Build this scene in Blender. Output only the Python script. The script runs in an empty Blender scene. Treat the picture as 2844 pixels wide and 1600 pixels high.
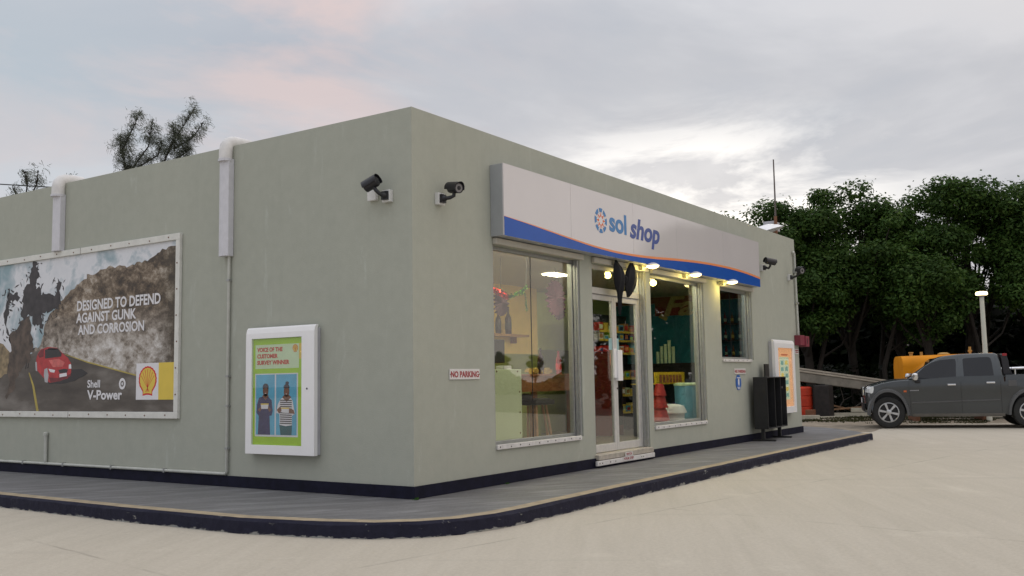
import bpy, bmesh, math, random
from mathutils import Vector, Matrix, noise
import numpy as np
R = math.radians
S = bpy.context.scene
COL = S.collection

# ------------------------------------------------------------ camera
def cam_matrix(loc, yaw, pitch, roll):
    f = Vector((math.cos(pitch)*math.cos(yaw), math.cos(pitch)*math.sin(yaw), math.sin(pitch)))
    r = Vector((math.sin(yaw), -math.cos(yaw), 0)); u = r.cross(f)
    r2 = r*math.cos(roll)+u*math.sin(roll); u2 = -r*math.sin(roll)+u*math.cos(roll)
    m = Matrix.Identity(4)
    for i in range(3):
        m[i][0] = r2[i]; m[i][1] = u2[i]; m[i][2] = -f[i]; m[i][3] = loc[i]
    return m
cd = bpy.data.cameras.new('camera'); cam = bpy.data.objects.new('camera', cd); COL.objects.link(cam)
cam.matrix_world = cam_matrix((-7.77, -6.4512, 1.1864), 0.5903, 0.0954, -0.0176)
cd.sensor_width = 36; cd.lens = 2691.84/2844*36; cd.clip_start = .05; cd.clip_end = 2000
S.camera = cam

# ------------------------------------------------------------ sky, sun, exposure
SUN_AZ, SUN_EL = 24.0, 9.0            # azimuth counter-clockwise from +X, elevation
S.view_settings.view_transform = 'Standard'; S.view_settings.look = 'None'
S.view_settings.exposure = 0; S.view_settings.gamma = 1
w = bpy.data.worlds.new("World"); S.world = w; w.use_nodes = True
nt = w.node_tree; nt.nodes.clear()
def N(nt, t, **kw):
    n = nt.nodes.new(t)
    for k, v in kw.items():
        if k == 'ins':
            for a, b in v.items(): n.inputs[a].default_value = b
        else: setattr(n, k, v)
    return n
def lk(nt, a, b): nt.links.new(a, b)
def vmath(nt, op, a, b=None):
    n = N(nt, 'ShaderNodeVectorMath', operation=op)
    lk(nt, a, n.inputs[0])
    if b is not None:
        if hasattr(b, 'links'): lk(nt, b, n.inputs[1])
        else: n.inputs[1].default_value = b
    return n
def smath(nt, op, a, b=None, clamp=False):
    n = N(nt, 'ShaderNodeMath', operation=op, use_clamp=clamp)
    for i, v in enumerate((a, b)):
        if v is None: continue
        if hasattr(v, 'links'): lk(nt, v, n.inputs[i])
        else: n.inputs[i].default_value = v
    return n.outputs[0]
def mixc(nt, fac, a, b, blend='MIX'):
    n = N(nt, 'ShaderNodeMix', data_type='RGBA', blend_type=blend)
    for i, v in ((0, fac), (6, a), (7, b)):
        if hasattr(v, 'links'): lk(nt, v, n.inputs[i])
        else: n.inputs[i].default_value = v if i == 0 else (*v, 1)
    return n.outputs[2]
def ramp(nt, fac, stops):
    n = N(nt, 'ShaderNodeValToRGB'); lk(nt, fac, n.inputs[0])
    e = n.color_ramp.elements
    while len(e) < len(stops): e.new(.5)
    for i, (p, c) in enumerate(stops):
        e[i].position = p; e[i].color = (*c, 1) if not isinstance(c, float) else (c, c, c, 1)
    return n.outputs[0]
def noisetex(nt, vec, scale, detail=4, rough=.55, dist=0.):
    n = N(nt, 'ShaderNodeTexNoise', ins={'Scale': scale, 'Detail': detail, 'Roughness': rough, 'Distortion': dist})
    if vec is not None: lk(nt, vec, n.inputs['Vector'])
    return n.outputs[0]
tc = N(nt, 'ShaderNodeTexCoord'); d = tc.outputs['Generated']
dn = vmath(nt, 'NORMALIZE', d).outputs[0]
sep = N(nt, 'ShaderNodeSeparateXYZ'); lk(nt, dn, sep.inputs[0])
zc = smath(nt, 'ADD', smath(nt, 'MAXIMUM', sep.outputs[2], 0.0), .13)
cx = smath(nt, 'DIVIDE', sep.outputs[0], zc); cy = smath(nt, 'DIVIDE', sep.outputs[1], zc)
cmb = N(nt, 'ShaderNodeCombineXYZ'); lk(nt, cx, cmb.inputs[0]); lk(nt, cy, cmb.inputs[1])
n1 = noisetex(nt, cmb.outputs[0], .85, 6, .55, .4)
n2 = noisetex(nt, vmath(nt, 'ADD', cmb.outputs[0], (7.3, 2.1, 0)).outputs[0], 1.5, 6, .58, .5)
ov = N(nt, 'ShaderNodeMapRange', interpolation_type='SMOOTHSTEP', ins={1: .30, 2: .95, 3: 1., 4: 2.15}); lk(nt, sep.outputs[2], ov.inputs[0])
base = ramp(nt, n1, [(.30, (.43, .47, .54)), (.45, (.52, .54, .59)), (.56, (.64, .65, .69)), (.66, (.68, .68, .71)), (.78, (.50, .52, .57))])
def lobe(az, el, lo, hi, flat=1.0):
    v = Vector((math.cos(R(el))*math.cos(R(az)), math.cos(R(el))*math.sin(R(az)), math.sin(R(el))))
    sc = vmath(nt, 'MULTIPLY', vmath(nt, 'SUBTRACT', dn, tuple(v)).outputs[0], (1, 1, flat))
    ln = vmath(nt, 'LENGTH', sc.outputs[0]).outputs['Value']
    n = N(nt, 'ShaderNodeMapRange', interpolation_type='SMOOTHSTEP', ins={1: lo, 2: hi, 3: 1., 4: 0.}); lk(nt, ln, n.inputs[0])
    return n.outputs[0]
pink = smath(nt, 'MULTIPLY', lobe(54, 22, .08, .45), ramp(nt, n2, [(.42, .05), (.58, 1.)]))
c = mixc(nt, smath(nt, 'MULTIPLY', pink, .8), base, (.76, .60, .575))
blue = smath(nt, 'MULTIPLY', lobe(66, 12, .05, .42, 1.2), .75)
c = mixc(nt, smath(nt, 'MULTIPLY', blue, ramp(nt, n1, [(.35, 1.), (.7, .35)])), c, (.50, .57, .63))
low = N(nt, 'ShaderNodeMapRange', ins={1: .0, 2: .16, 3: 1., 4: 0.}); lk(nt, sep.outputs[2], low.inputs[0])
c = mixc(nt, smath(nt, 'MULTIPLY', low.outputs[0], .22), c, (.72, .60, .62))
# thin bright gap in the cloud where the sun stands
n3 = noisetex(nt, vmath(nt, 'ADD', cmb.outputs[0], (3.1, 9.2, 0)).outputs[0], 1.5, 6, .6, .5)
gap = smath(nt, 'MULTIPLY', lobe(SUN_AZ-1.5, 8.5, .05, .30, 1.9), ramp(nt, n3, [(.42, .12), (.56, 1.)]))
c = mixc(nt, smath(nt, 'MULTIPLY', gap, 1.0), c, (1.25, 1.22, 1.18))
warm = lobe(-50, 30, .2, 1.1)
c = mixc(nt, smath(nt, 'MULTIPLY', warm, .9), c, (.86, .77, .70))
mz = N(nt, 'ShaderNodeVectorMath', operation='SCALE'); lk(nt, c, mz.inputs[0]); lk(nt, ov.outputs[0], mz.inputs['Scale']); c = mz.outputs[0]
sky = N(nt, 'ShaderNodeTexSky', sky_type='NISHITA', sun_disc=False, sun_elevation=R(SUN_EL), sun_rotation=R(90-SUN_AZ))
bg1 = N(nt, 'ShaderNodeBackground', ins={1: .05}); lk(nt, sky.outputs[0], bg1.inputs[0])
bg2 = N(nt, 'ShaderNodeBackground', ins={1: 1.07}); lk(nt, c, bg2.inputs[0])
add = N(nt, 'ShaderNodeMixShader', ins={0: .93}); lk(nt, bg1.outputs[0], add.inputs[1]); lk(nt, bg2.outputs[0], add.inputs[2])   # cloud covers nearly all of the clear sky
out = N(nt, 'ShaderNodeOutputWorld'); lk(nt, add.outputs[0], out.inputs[0])
sd = bpy.data.lights.new('sun', 'SUN'); sd.energy = .5; sd.angle = R(20); sd.color = (1, .86, .74)
so = bpy.data.objects.new('sun', sd); COL.objects.link(so)
sv = Vector((math.cos(R(SUN_EL))*math.cos(R(SUN_AZ)), math.cos(R(SUN_EL))*math.sin(R(SUN_AZ)), math.sin(R(SUN_EL))))
so.rotation_euler = sv.to_track_quat('Z', 'Y').to_euler(); so.location = (30, 14, 12)

# ------------------------------------------------------------ materials
def new_mat(name):
    m = bpy.data.materials.new(name); m.use_nodes = True
    nt = m.node_tree; b = nt.nodes['Principled BSDF']
    return m, nt, b
def mat(name, col, rough=.6, metal=0., var=.12, vscale=6., bump=0., bscale=60., spec=None, coat=0.):
    m, nt, b = new_mat(name)
    tc = N(nt, 'ShaderNodeTexCoord').outputs['Object']
    n = noisetex(nt, tc, vscale, 5, .6)
    c = ramp(nt, n, [(.3, tuple(x*(1-var) for x in col)), (.7, tuple(min(1, x*(1+var)) for x in col))])
    lk(nt, c, b.inputs['Base Color'])
    b.inputs['Roughness'].default_value = rough; b.inputs['Metallic'].default_value = metal
    if spec is not None: b.inputs['Specular IOR Level'].default_value = spec
    if coat: b.inputs['Coat Weight'].default_value = coat; b.inputs['Coat Roughness'].default_value = .08
    if bump:
        bn = N(nt, 'ShaderNodeBump', ins={'Strength': bump, 'Distance': .01})
        lk(nt, noisetex(nt, tc, bscale, 4), bn.inputs['Height']); lk(nt, bn.outputs[0], b.inputs['Normal'])
    return m
def emit(name, col, strength):
    m, nt, b = new_mat(name)
    b.inputs['Base Color'].default_value = (*[min(1, x) for x in col], 1)
    b.inputs['Emission Color'].default_value = (*col, 1); b.inputs['Emission Strength'].default_value = strength
    return m
def glass(name, tint, extra=0.):
    m, nt, b = new_mat(name); nt.nodes.remove(b)
    lw = N(nt, 'ShaderNodeLayerWeight', ins={0: .5})
    f5 = smath(nt, 'POWER', lw.outputs['Facing'], 5.)
    r = smath(nt, 'ADD', smath(nt, 'MULTIPLY', f5, .96), .04+extra, True)
    tr = N(nt, 'ShaderNodeBsdfTransparent', ins={0: (*tint, 1)}); gl = N(nt, 'ShaderNodeBsdfGlossy', ins={0: (.95, .95, .95, 1), 1: .0})
    mx = N(nt, 'ShaderNodeMixShader'); lk(nt, r, mx.inputs[0]); lk(nt, tr.outputs[0], mx.inputs[1]); lk(nt, gl.outputs[0], mx.inputs[2])
    lk(nt, mx.outputs[0], nt.nodes['Material Output'].inputs[0])
    return m

def stucco():
    m, nt, b = new_mat('sage_stucco')
    tc = N(nt, 'ShaderNodeTexCoord').outputs['Object']
    big = noisetex(nt, tc, .55, 4, .6, .3); fine = noisetex(nt, tc, 7, 6, .65)
    c = ramp(nt, big, [(.3, (.372, .385, .328)), (.7, (.400, .412, .348))])
    c = mixc(nt, .20, c, ramp(nt, fine, [(.35, (.345, .355, .305)), (.65, (.455, .465, .405))]))
    # pale scuffs and faint vertical run marks
    st = vmath(nt, 'MULTIPLY', tc, (2.2, 2.2, .55)).outputs[0]
    scuff = ramp(nt, noisetex(nt, st, 1.5, 7, .72, .6), [(.60, 0.), (.72, .5)])
    c = mixc(nt, scuff, c, (.52, .55, .50))
    run = ramp(nt, noisetex(nt, vmath(nt, 'MULTIPLY', tc, (9, 9, .35)).outputs[0], 1., 4, .6), [(.56, 0.), (.75, .14)])
    c = mixc(nt, run, c, (.29, .31, .265))
    sp = N(nt, 'ShaderNodeSeparateXYZ'); lk(nt, tc, sp.inputs[0])
    dz = N(nt, 'ShaderNodeMapRange', ins={1: .13, 2: .75, 3: .30, 4: 0.}); lk(nt, sp.outputs[2], dz.inputs[0])
    dirt = smath(nt, 'MULTIPLY', dz.outputs[0], ramp(nt, noisetex(nt, tc, 3.5, 6, .7), [(.35, 0.), (.65, 1.)]))
    c = mixc(nt, dirt, c, (.42, .41, .34))
    lk(nt, c, b.inputs['Base Color']); b.inputs['Roughness'].default_value = .85
    b.inputs['Specular IOR Level'].default_value = .25
    bn = N(nt, 'ShaderNodeBump', ins={'Strength': .35, 'Distance': .006})
    h = smath(nt, 'ADD', noisetex(nt, tc, 90, 3), smath(nt, 'MULTIPLY', noisetex(nt, tc, 5, 3), 1.6))
    lk(nt, h, bn.inputs['Height']); lk(nt, bn.outputs[0], b.inputs['Normal'])
    return m
JOINTS = [(80.4, 5.0, -1.80), (-9.6, 5.0, -6.9)]
def concrete_ground():
    m, nt, b = new_mat('forecourt_concrete')
    tc = N(nt, 'ShaderNodeTexCoord').outputs['Object']
    rot = N(nt, 'ShaderNodeMapping'); rot.inputs['Rotation'].default_value = (0, 0, R(-28)); lk(nt, tc, rot.inputs[0])
    c = ramp(nt, noisetex(nt, tc, .22, 5, .6), [(.3, (.44, .395, .32)), (.7, (.50, .452, .37))])
    streak = noisetex(nt, vmath(nt, 'MULTIPLY', rot.outputs[0], (.35, 4.5, 1)).outputs[0], 1.0, 6, .65, .5)
    c = mixc(nt, .45, c, ramp(nt, streak, [(.3, (.37, .335, .27)), (.5, (.46, .415, .34)), (.7, (.53, .485, .405))]))
    c = mixc(nt, .35, c, ramp(nt, noisetex(nt, tc, 28, 5, .75), [(.3, (.34, .305, .25)), (.7, (.56, .51, .425))]))
    spots = ramp(nt, noisetex(nt, vmath(nt, 'MULTIPLY', rot.outputs[0], (1, 2.2, 1)).outputs[0], 1.6, 8, .75), [(.64, 0.), (.72, .35)])
    c = mixc(nt, spots, c, (.36, .33, .28))
    for ang, per, off in JOINTS:   # sawn joints between the slabs
        dj = N(nt, 'ShaderNodeVectorMath', operation='DOT_PRODUCT'); lk(nt, tc, dj.inputs[0]); dj.inputs[1].default_value = (-math.sin(R(ang)), math.cos(R(ang)), 0)
        wob = smath(nt, 'MULTIPLY', smath(nt, 'SUBTRACT', noisetex(nt, tc, 3, 4), .5), .035)
        fr_ = smath(nt, 'PINGPONG', smath(nt, 'ADD', smath(nt, 'ADD', dj.outputs['Value'], wob), -off), per/2)
        jr = N(nt, 'ShaderNodeMapRange', ins={1: .008, 2: .022, 3: 1., 4: 0.}); lk(nt, fr_, jr.inputs[0])
        jf = smath(nt, 'MULTIPLY', jr.outputs[0], ramp(nt, noisetex(nt, tc, 1.1, 4), [(.45, .03), (.62, .42)]))
        c = mixc(nt, jf, c, (.22, .20, .165))
    grit = ramp(nt, noisetex(nt, tc, 75, 3, .8), [(.60, 0.), (.70, .45)]); c = mixc(nt, grit, c, (.30, .265, .21))
    mk = N(nt, 'ShaderNodeMapping'); mk.inputs['Rotation'].default_value = (0, 0, R(62)); lk(nt, tc, mk.inputs[0])
    tyre = ramp(nt, noisetex(nt, vmath(nt, 'MULTIPLY', mk.outputs[0], (.06, 2.6, 1)).outputs[0], 1.0, 3, .5, .15), [(.60, 0.), (.68, .22)]); c = mixc(nt, tyre, c, (.34, .31, .26))
    pale = ramp(nt, noisetex(nt, tc, .9, 7, .7, .8), [(.58, 0.), (.70, .35)]); c = mixc(nt, pale, c, (.60, .555, .46))
    lk(nt, c, b.inputs['Base Color']); b.inputs['Roughness'].default_value = .9
    b.inputs['Specular IOR Level'].default_value = .2
    bn = N(nt, 'ShaderNodeBump', ins={'Strength': .4, 'Distance': .01}); lk(nt, smath(nt, 'ADD', noisetex(nt, tc, 40, 5, .7), smath(nt, 'MULTIPLY', streak, 2)), bn.inputs['Height'])
    lk(nt, bn.outputs[0], b.inputs['Normal'])
    return m
def sidewalk_mat():
    m, nt, b = new_mat('sidewalk_concrete')
    tc = N(nt, 'ShaderNodeTexCoord').outputs['Object']
    rot = N(nt, 'ShaderNodeMapping'); rot.inputs['Rotation'].default_value = (0, 0, R(35)); lk(nt, tc, rot.inputs[0])
    s = noisetex(nt, vmath(nt, 'MULTIPLY', rot.outputs[0], (.8, 5, 1)).outputs[0], 1.3, 6, .65, .8)
    c = ramp(nt, s, [(.34, (.072, .070, .072)), (.48, (.105, .103, .106)), (.6, (.19, .188, .193)), (.7, (.29, .288, .292))])
    c = mixc(nt, .4, c, ramp(nt, noisetex(nt, tc, 30, 5, .7), [(.3, (.10, .098, .098)), (.7, (.22, .217, .214))]))
    lk(nt, c, b.inputs['Base Color']); b.inputs['Roughness'].default_value = .62
    bn = N(nt, 'ShaderNodeBump', ins={'Strength': .3, 'Distance': .006}); lk(nt, noisetex(nt, tc, 25, 5, .7), bn.inputs['Height']); lk(nt, bn.outputs[0], b.inputs['Normal'])
    return m
def kerb_mat():
    m, nt, b = new_mat('worn_navy_paint')
    tc = N(nt, 'ShaderNodeTexCoord').outputs['Object']
    sp = N(nt, 'ShaderNodeSeparateXYZ'); lk(nt, tc, sp.inputs[0])
    wear = noisetex(nt, vmath(nt, 'MULTIPLY', tc, (1, 1, 2.5)).outputs[0], 5, 8, .72, .4)
    zz = N(nt, 'ShaderNodeMapRange', ins={1: -.14, 2: -.105, 3: .21, 4: 0.}); lk(nt, sp.outputs[2], zz.inputs[0])
    f = ramp(nt, smath(nt, 'ADD', wear, zz.outputs[0]), [(.635, 0.), (.68, .9)])
    c = mixc(nt, noisetex(nt, tc, 12, 4), (.006, .006, .015), (.022, .022, .042))
    c = mixc(nt, f, c, mixc(nt, noisetex(nt, tc, 9, 4), (.36, .33, .26), (.20, .22, .25)))
    lk(nt, c, b.inputs['Base Color']); b.inputs['Roughness'].default_value = .75; b.inputs['Specular IOR Level'].default_value = .2
    bn = N(nt, 'ShaderNodeBump', ins={'Strength': .6, 'Distance': .015}); lk(nt, noisetex(nt, tc, 14, 6, .7), bn.inputs['Height']); lk(nt, bn.outputs[0], b.inputs['Normal'])
    return m
def leaf_mat(name, a, b_, cc, rough=.55):
    m, nt, b = new_mat(name)
    g = N(nt, 'ShaderNodeNewGeometry')
    c = ramp(nt, g.outputs['Random Per Island'], [(0., a), (.55, b_), (1., cc)])
    tcn = noisetex(nt, N(nt, 'ShaderNodeTexCoord').outputs['Object'], .7, 3)
    c = mixc(nt, ramp(nt, tcn, [(.4, 0.), (.65, .5)]), c, tuple(x*.55 for x in a))
    lk(nt, c, b.inputs['Base Color']); b.inputs['Roughness'].default_value = rough
    b.inputs['Specular IOR Level'].default_value = .12
    tl = N(nt, 'ShaderNodeBsdfTranslucent'); lk(nt, c, tl.inputs[0]); mx = N(nt, 'ShaderNodeMixShader', ins={0: .38})
    lk(nt, b.outputs[0], mx.inputs[1]); lk(nt, tl.outputs[0], mx.inputs[2]); lk(nt, mx.outputs[0], nt.nodes['Material Output'].inputs[0])
    return m
def rock_print():
    m, nt, b = new_mat('printed_cliff')
    tc = N(nt, 'ShaderNodeTexCoord').outputs['Object']
    st = N(nt, 'ShaderNodeMapping'); st.inputs['Rotation'].default_value = (R(35), 0, 0); st.inputs['Scale'].default_value = (1, .8, 1.15); lk(nt, tc, st.inputs[0])
    n = smath(nt, 'ADD', smath(nt, 'MULTIPLY', noisetex(nt, st.outputs[0], 9., 8, .75, .15), .62), smath(nt, 'MULTIPLY', noisetex(nt, st.outputs[0], 2.4, 4, .6, .6), .40))
    hi = ramp(nt, n, [(.38, (.02, .014, .008)), (.47, (.09, .06, .035)), (.54, (.22, .165, .11)), (.64, (.50, .44, .37))])
    lo = ramp(nt, n, [(.38, (.05, .035, .022)), (.46, (.25, .21, .17)), (.54, (.46, .42, .38)), (.64, (.72, .70, .68))])
    dk = ramp(nt, n, [(.36, (.02, .014, .008)), (.52, (.075, .055, .033)), (.68, (.26, .22, .16))])
    sp = N(nt, 'ShaderNodeSeparateXYZ'); lk(nt, tc, sp.inputs[0])
    # pale scree lies in the lower middle, dark earth on the far side of the cliff
    zz = N(nt, 'ShaderNodeMapRange', ins={1: .9, 2: 1.45, 3: 1., 4: 0.}); lk(nt, smath(nt, 'ADD', sp.outputs[2], smath(nt, 'MULTIPLY', n, .5)), zz.inputs[0])
    zz.inputs[1].default_value = 1.22; zz.inputs[2].default_value = 1.72
    c = mixc(nt, zz.outputs[0], hi, lo)
    yy = N(nt, 'ShaderNodeMapRange', ins={1: -1.95, 2: -2.35, 3: 0., 4: 1.}); lk(nt, smath(nt, 'ADD', sp.outputs[1], smath(nt, 'MULTIPLY', n, .5)), yy.inputs[0])
    c = mixc(nt, yy.outputs[0], c, dk)
    lk(nt, c, b.inputs['Base Color']); b.inputs['Roughness'].default_value = .45
    return m
def sky_print():
    m, nt, b = new_mat('printed_sky')
    tc = N(nt, 'ShaderNodeTexCoord').outputs['Object']
    n = noisetex(nt, tc, 1.7, 7, .6, .3)
    c = ramp(nt, n, [(.36, (.25, .36, .40)), (.46, (.45, .51, .55)), (.54, (.70, .71, .74)), (.7, (.60, .62, .66))])
    lk(nt, c, b.inputs['Base Color']); b.inputs['Roughness'].default_value = .45
    return m
def road_print():
    m, nt, b = new_mat('printed_road')
    tc = N(nt, 'ShaderNodeTexCoord').outputs['Object']
    n = noisetex(nt, vmath(nt, 'MULTIPLY', tc, (1, .5, 1.6)).outputs[0], 2.2, 6, .55)
    c = ramp(nt, n, [(.32, (.05, .04, .033)), (.5, (.09, .075, .062)), (.68, (.19, .17, .15))])
    lk(nt, c, b.inputs['Base Color']); b.inputs['Roughness'].default_value = .45
    return m

M = {}
M['stucco'] = stucco(); M['ground'] = concrete_ground(); M['walk'] = sidewalk_mat(); M['kerb'] = kerb_mat()
M['kerbtop'] = mat('worn_ochre_edge', (.33, .265, .175), .85, var=.25, vscale=7, bump=.3)
M['dirt'] = mat('bare_dirt', (.24, .20, .15), .95, var=.35, vscale=3, bump=.6, bscale=18)
M['forestfloor'] = mat('leaf_litter', (.06, .05, .035), .95, var=.5, vscale=4, bump=.6, bscale=12)
M['navy'] = mat('navy_paint', (.008, .008, .020), .75, spec=.2, var=.35, vscale=7, bump=.25, bscale=20)
M['white'] = mat('white_metal', (.66, .655, .64), .4, var=.05, vscale=12)
M['whiteplast'] = mat('white_plastic_casing', (.84, .83, .83), .28, var=.02)
M['pipewhite'] = mat('weathered_white_pipe', (.60, .595, .63), .45, var=.06, vscale=9)
M['pipeoff'] = mat('painted_pipe', (.47, .475, .43), .5, var=.1, vscale=9)
M['sillwhite'] = mat('painted_white_strip', (.64, .62, .60), .55, var=.12, vscale=14)
M['alu'] = mat('aluminium', (.36, .365, .36), .42, .55, var=.1, vscale=18)
M['alulight'] = mat('light_aluminium', (.60, .585, .56), .4, .25, var=.07, vscale=18)
M['cream'] = mat('cream_header', (.47, .445, .385), .5, var=.06)
M['glass'] = glass('window_glass', (.96, .96, .91), .045); M['glassmid'] = glass('smoky_window_glass', (.84, .86, .84), .06)
M['glassdoor'] = glass('door_glass', (.80, .82, .80), .06)
M['glassdark'] = glass('tinted_window_glass', (.55, .60, .66), .05)
M['cover'] = glass('poster_cover', (.97, .97, .97), .0)
M['black'] = mat('black_metal', (.012, .012, .013), .45, var=.3)
M['blackcloth'] = mat('black_cloth', (.005, .005, .007), .9, var=.3, vscale=30)
M['dark'] = mat('dark_plastic', (.012, .012, .016), .4, var=.1)
M['lens'] = mat('lens_glass', (.12, .11, .11), .1, var=.1)
M['rust'] = mat('rusty_bolt', (.16, .07, .035), .85, var=.3, vscale=40)
M['bolt'] = mat('dull_bolt', (.13, .11, .10), .6, .4)
M['signface'] = mat('gloss_sign_panel', (.63, .60, .605), .09, var=.015, vscale=2, coat=.6)
M['signside'] = mat('grey_sign_casing', (.33, .345, .355), .4, var=.05)
M['blue'] = mat('royal_blue_vinyl', (.012, .085, .40), .22, var=.05, spec=.35)
M['orange'] = mat('orange_vinyl', (.80, .27, .09), .3, var=.03)
M['solblue'] = mat('sky_blue_vinyl', (.05, .20, .46), .25, var=.04)
M['shopblue'] = mat('slate_blue_vinyl', (.05, .085, .30), .25, var=.04)
M['redor'] = mat('vermilion_vinyl', (.68, .16, .06), .25, var=.04)
M['platewhite'] = mat('white_sign_plate', (.66, .64, .62), .4, var=.05)
M['redtext'] = mat('dark_red_lettering', (.32, .03, .035), .5, var=.15, vscale=60)
M['blueplate'] = mat('blue_notice', (.03, .12, .42), .4, var=.05)
M['lamp'] = emit('lit_lamp', (1., .80, .34), 7.)
M['lampwhite'] = emit('lit_street_lamp', (1., .80, .42), 4.)
M['panel'] = emit('lit_ceiling_and_fill_panel', (1., .96, .70), 14.)
M['p_sky'] = sky_print(); M['p_rock'] = rock_print(); M['p_road'] = road_print()
M['p_yel'] = mat('printed_road_line', (.42, .33, .07), .5, var=.2)
M['p_bank'] = mat('printed_verge', (.24, .18, .10), .5, var=.6, vscale=9)
M['p_dark'] = mat('printed_dark_smoke', (.035, .03, .032), .5, var=.5, vscale=8)
M['p_brown'] = mat('printed_brown_smoke', (.085, .06, .045), .5, var=.6, vscale=7)
M['p_red'] = mat('printed_red_car', (.42, .025, .03), .4, var=.3, vscale=9)
M['p_hood'] = mat('printed_light_red', (.58, .12, .11), .4, var=.3, vscale=12); M['p_redd'] = mat('printed_dark_red', (.16, .012, .018), .4, var=.3, vscale=9)
M['p_black'] = mat('printed_black', (.02, .018, .02), .4)
M['p_white'] = mat('printed_white', (.72, .71, .73), .45, var=.04)
M['p_grey'] = mat('printed_grey', (.40, .40, .42), .45)
M['p_gold'] = mat('printed_yellow', (.72, .53, .07), .45, var=.04)
M['p_shellred'] = mat('printed_red', (.60, .03, .025), .45, var=.04)
M['p_lime'] = mat('printed_lime', (.36, .60, .012), .4, var=.05)
M['p_pale'] = mat('printed_pale_green', (.58, .72, .46), .4, var=.04)
M['p_sky2'] = mat('printed_cyan', (.10, .42, .60), .4, var=.18, vscale=3)
M['p_skin'] = mat('printed_skin', (.19, .08, .045), .4, var=.3, vscale=30)
M['p_navy'] = mat('printed_navy_dress', (.025, .025, .11), .4, var=.3, vscale=20)
M['p_teal'] = mat('printed_teal_trousers', (.015, .10, .12), .4, var=.2)
M['p_hair'] = mat('printed_hair', (.02, .015, .02), .4)

# ------------------------------------------------------------ mesh helpers
OFF = {}
class MB:
    def __init__(s, M4=None): s.v = []; s.f = []; s.m = []; s.cur = 0; s.M = M4
    def add(s, vs, fs):
        o = len(s.v)
        s.v += [tuple(s.M @ Vector(p)) if s.M is not None else tuple(p) for p in vs]
        s.f += [tuple(i+o for i in f) for f in fs]; s.m += [s.cur]*len(fs)
    def box(s, x0, y0, z0, x1, y1, z1):
        s.add([(x0,y0,z0),(x1,y0,z0),(x1,y1,z0),(x0,y1,z0),(x0,y0,z1),(x1,y0,z1),(x1,y1,z1),(x0,y1,z1)],
              [(3,2,1,0),(4,5,6,7),(0,1,5,4),(1,2,6,5),(2,3,7,6),(3,0,4,7)])
    def prism(s, pts, a, b, ax=2):
        """polygon pts in the two other axes, extruded from a to b along axis ax"""
        def P(p, h):
            return (p[0], p[1], h) if ax == 2 else ((p[0], h, p[1]) if ax == 1 else (h, p[0], p[1]))
        n = len(pts)
        s.add([P(p, a) for p in pts]+[P(p, b) for p in pts], [tuple(range(n))[::-1], tuple(range(n, 2*n))]+[(i, (i+1) % n, n+(i+1) % n, n+i) for i in range(n)])
    def tube(s, path, r, n=10, caps=True):
        path = [Vector(p) for p in path]; k = len(path)
        rs = r if isinstance(r, (list, tuple)) else [r]*k
        vs = []; up = None
        for i, p in enumerate(path):
            t = (path[min(i+1, k-1)]-path[max(i-1, 0)]).normalized()
            if up is None: up = Vector((0, 0, 1)) if abs(t.z) < .9 else Vector((1, 0, 0))
            a = t.cross(up).normalized(); b = a.cross(t).normalized(); up = b
            vs += [p+(a*math.cos(2*math.pi*j/n)+b*math.sin(2*math.pi*j/n))*rs[i] for j in range(n)]
        fs = [(i*n+j, i*n+(j+1) % n, (i+1)*n+(j+1) % n, (i+1)*n+j) for i in range(k-1) for j in range(n)]
        if caps: fs += [tuple(range(n))[::-1], tuple(range((k-1)*n, k*n))]
        s.add(vs, fs)
    def lathe(s, prof, c, axis=(0, 0, 1), n=24, caps=True):
        """prof: (radius, height) along axis from c"""
        ax = Vector(axis).normalized(); q = Vector((0, 0, 1)).rotation_difference(ax); c = Vector(c)
        vs = []
        for r, h in prof: vs += [c+q @ Vector((r*math.cos(2*math.pi*j/n), r*math.sin(2*math.pi*j/n), h)) for j in range(n)]
        k = len(prof)
        fs = [(i*n+j, i*n+(j+1) % n, (i+1)*n+(j+1) % n, (i+1)*n+j) for i in range(k-1) for j in range(n)]
        if caps: fs += [tuple(range(n))[::-1], tuple(range((k-1)*n, k*n))]
        s.add(vs, fs)
    def build(s, name, mats, parent=None, smooth=False, bevel=0., seg=2):
        me = bpy.data.meshes.new(name)
        off = Vector(OFF.get(parent.name, (0, 0, 0))) if parent else Vector((0, 0, 0))
        me.from_pydata([tuple(Vector(p)-off) for p in s.v], [], s.f)
        if not isinstance(mats, (list, tuple)): mats = [mats]
        for m in mats: me.materials.append(M[m] if isinstance(m, str) else m)
        me.polygons.foreach_set('material_index', s.m)
        bm = bmesh.new(); bm.from_mesh(me); bmesh.ops.recalc_face_normals(bm, faces=bm.faces)
        if bevel:
            es = [e for e in bm.edges if len(e.link_faces) == 2 and e.calc_face_angle(0) > R(30)]
            bmesh.ops.bevel(bm, geom=es, offset=bevel, segments=seg, profile=.6, affect='EDGES', clamp_overlap=True)
        bm.to_mesh(me); bm.free()
        if smooth:
            me.polygons.foreach_set('use_smooth', [True]*len(me.polygons))
            try: me.set_sharp_from_angle(angle=R(40))
            except Exception: pass
        o = bpy.data.objects.new(name, me); COL.objects.link(o)
        if parent is not None: o.parent = parent; OFF[o.name] = tuple(off)
        return o
def thing(name, label, cat, loc=(0, 0, 0), rotz=0., group=None):
    o = bpy.data.objects.new(name, None); COL.objects.link(o); o.location = loc; o.rotation_euler = (0, 0, rotz)
    o.empty_display_size = .2
    o['label'] = label; o['category'] = cat
    if group: o['group'] = group
    OFF[o.name] = tuple(loc) if rotz == 0 else (0, 0, 0)
    return o
def tag(o, label, cat, group=None):
    o['label'] = label; o['category'] = cat
    if group: o['group'] = group
    return o
def struct(o): o['kind'] = 'structure'; return o
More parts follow.
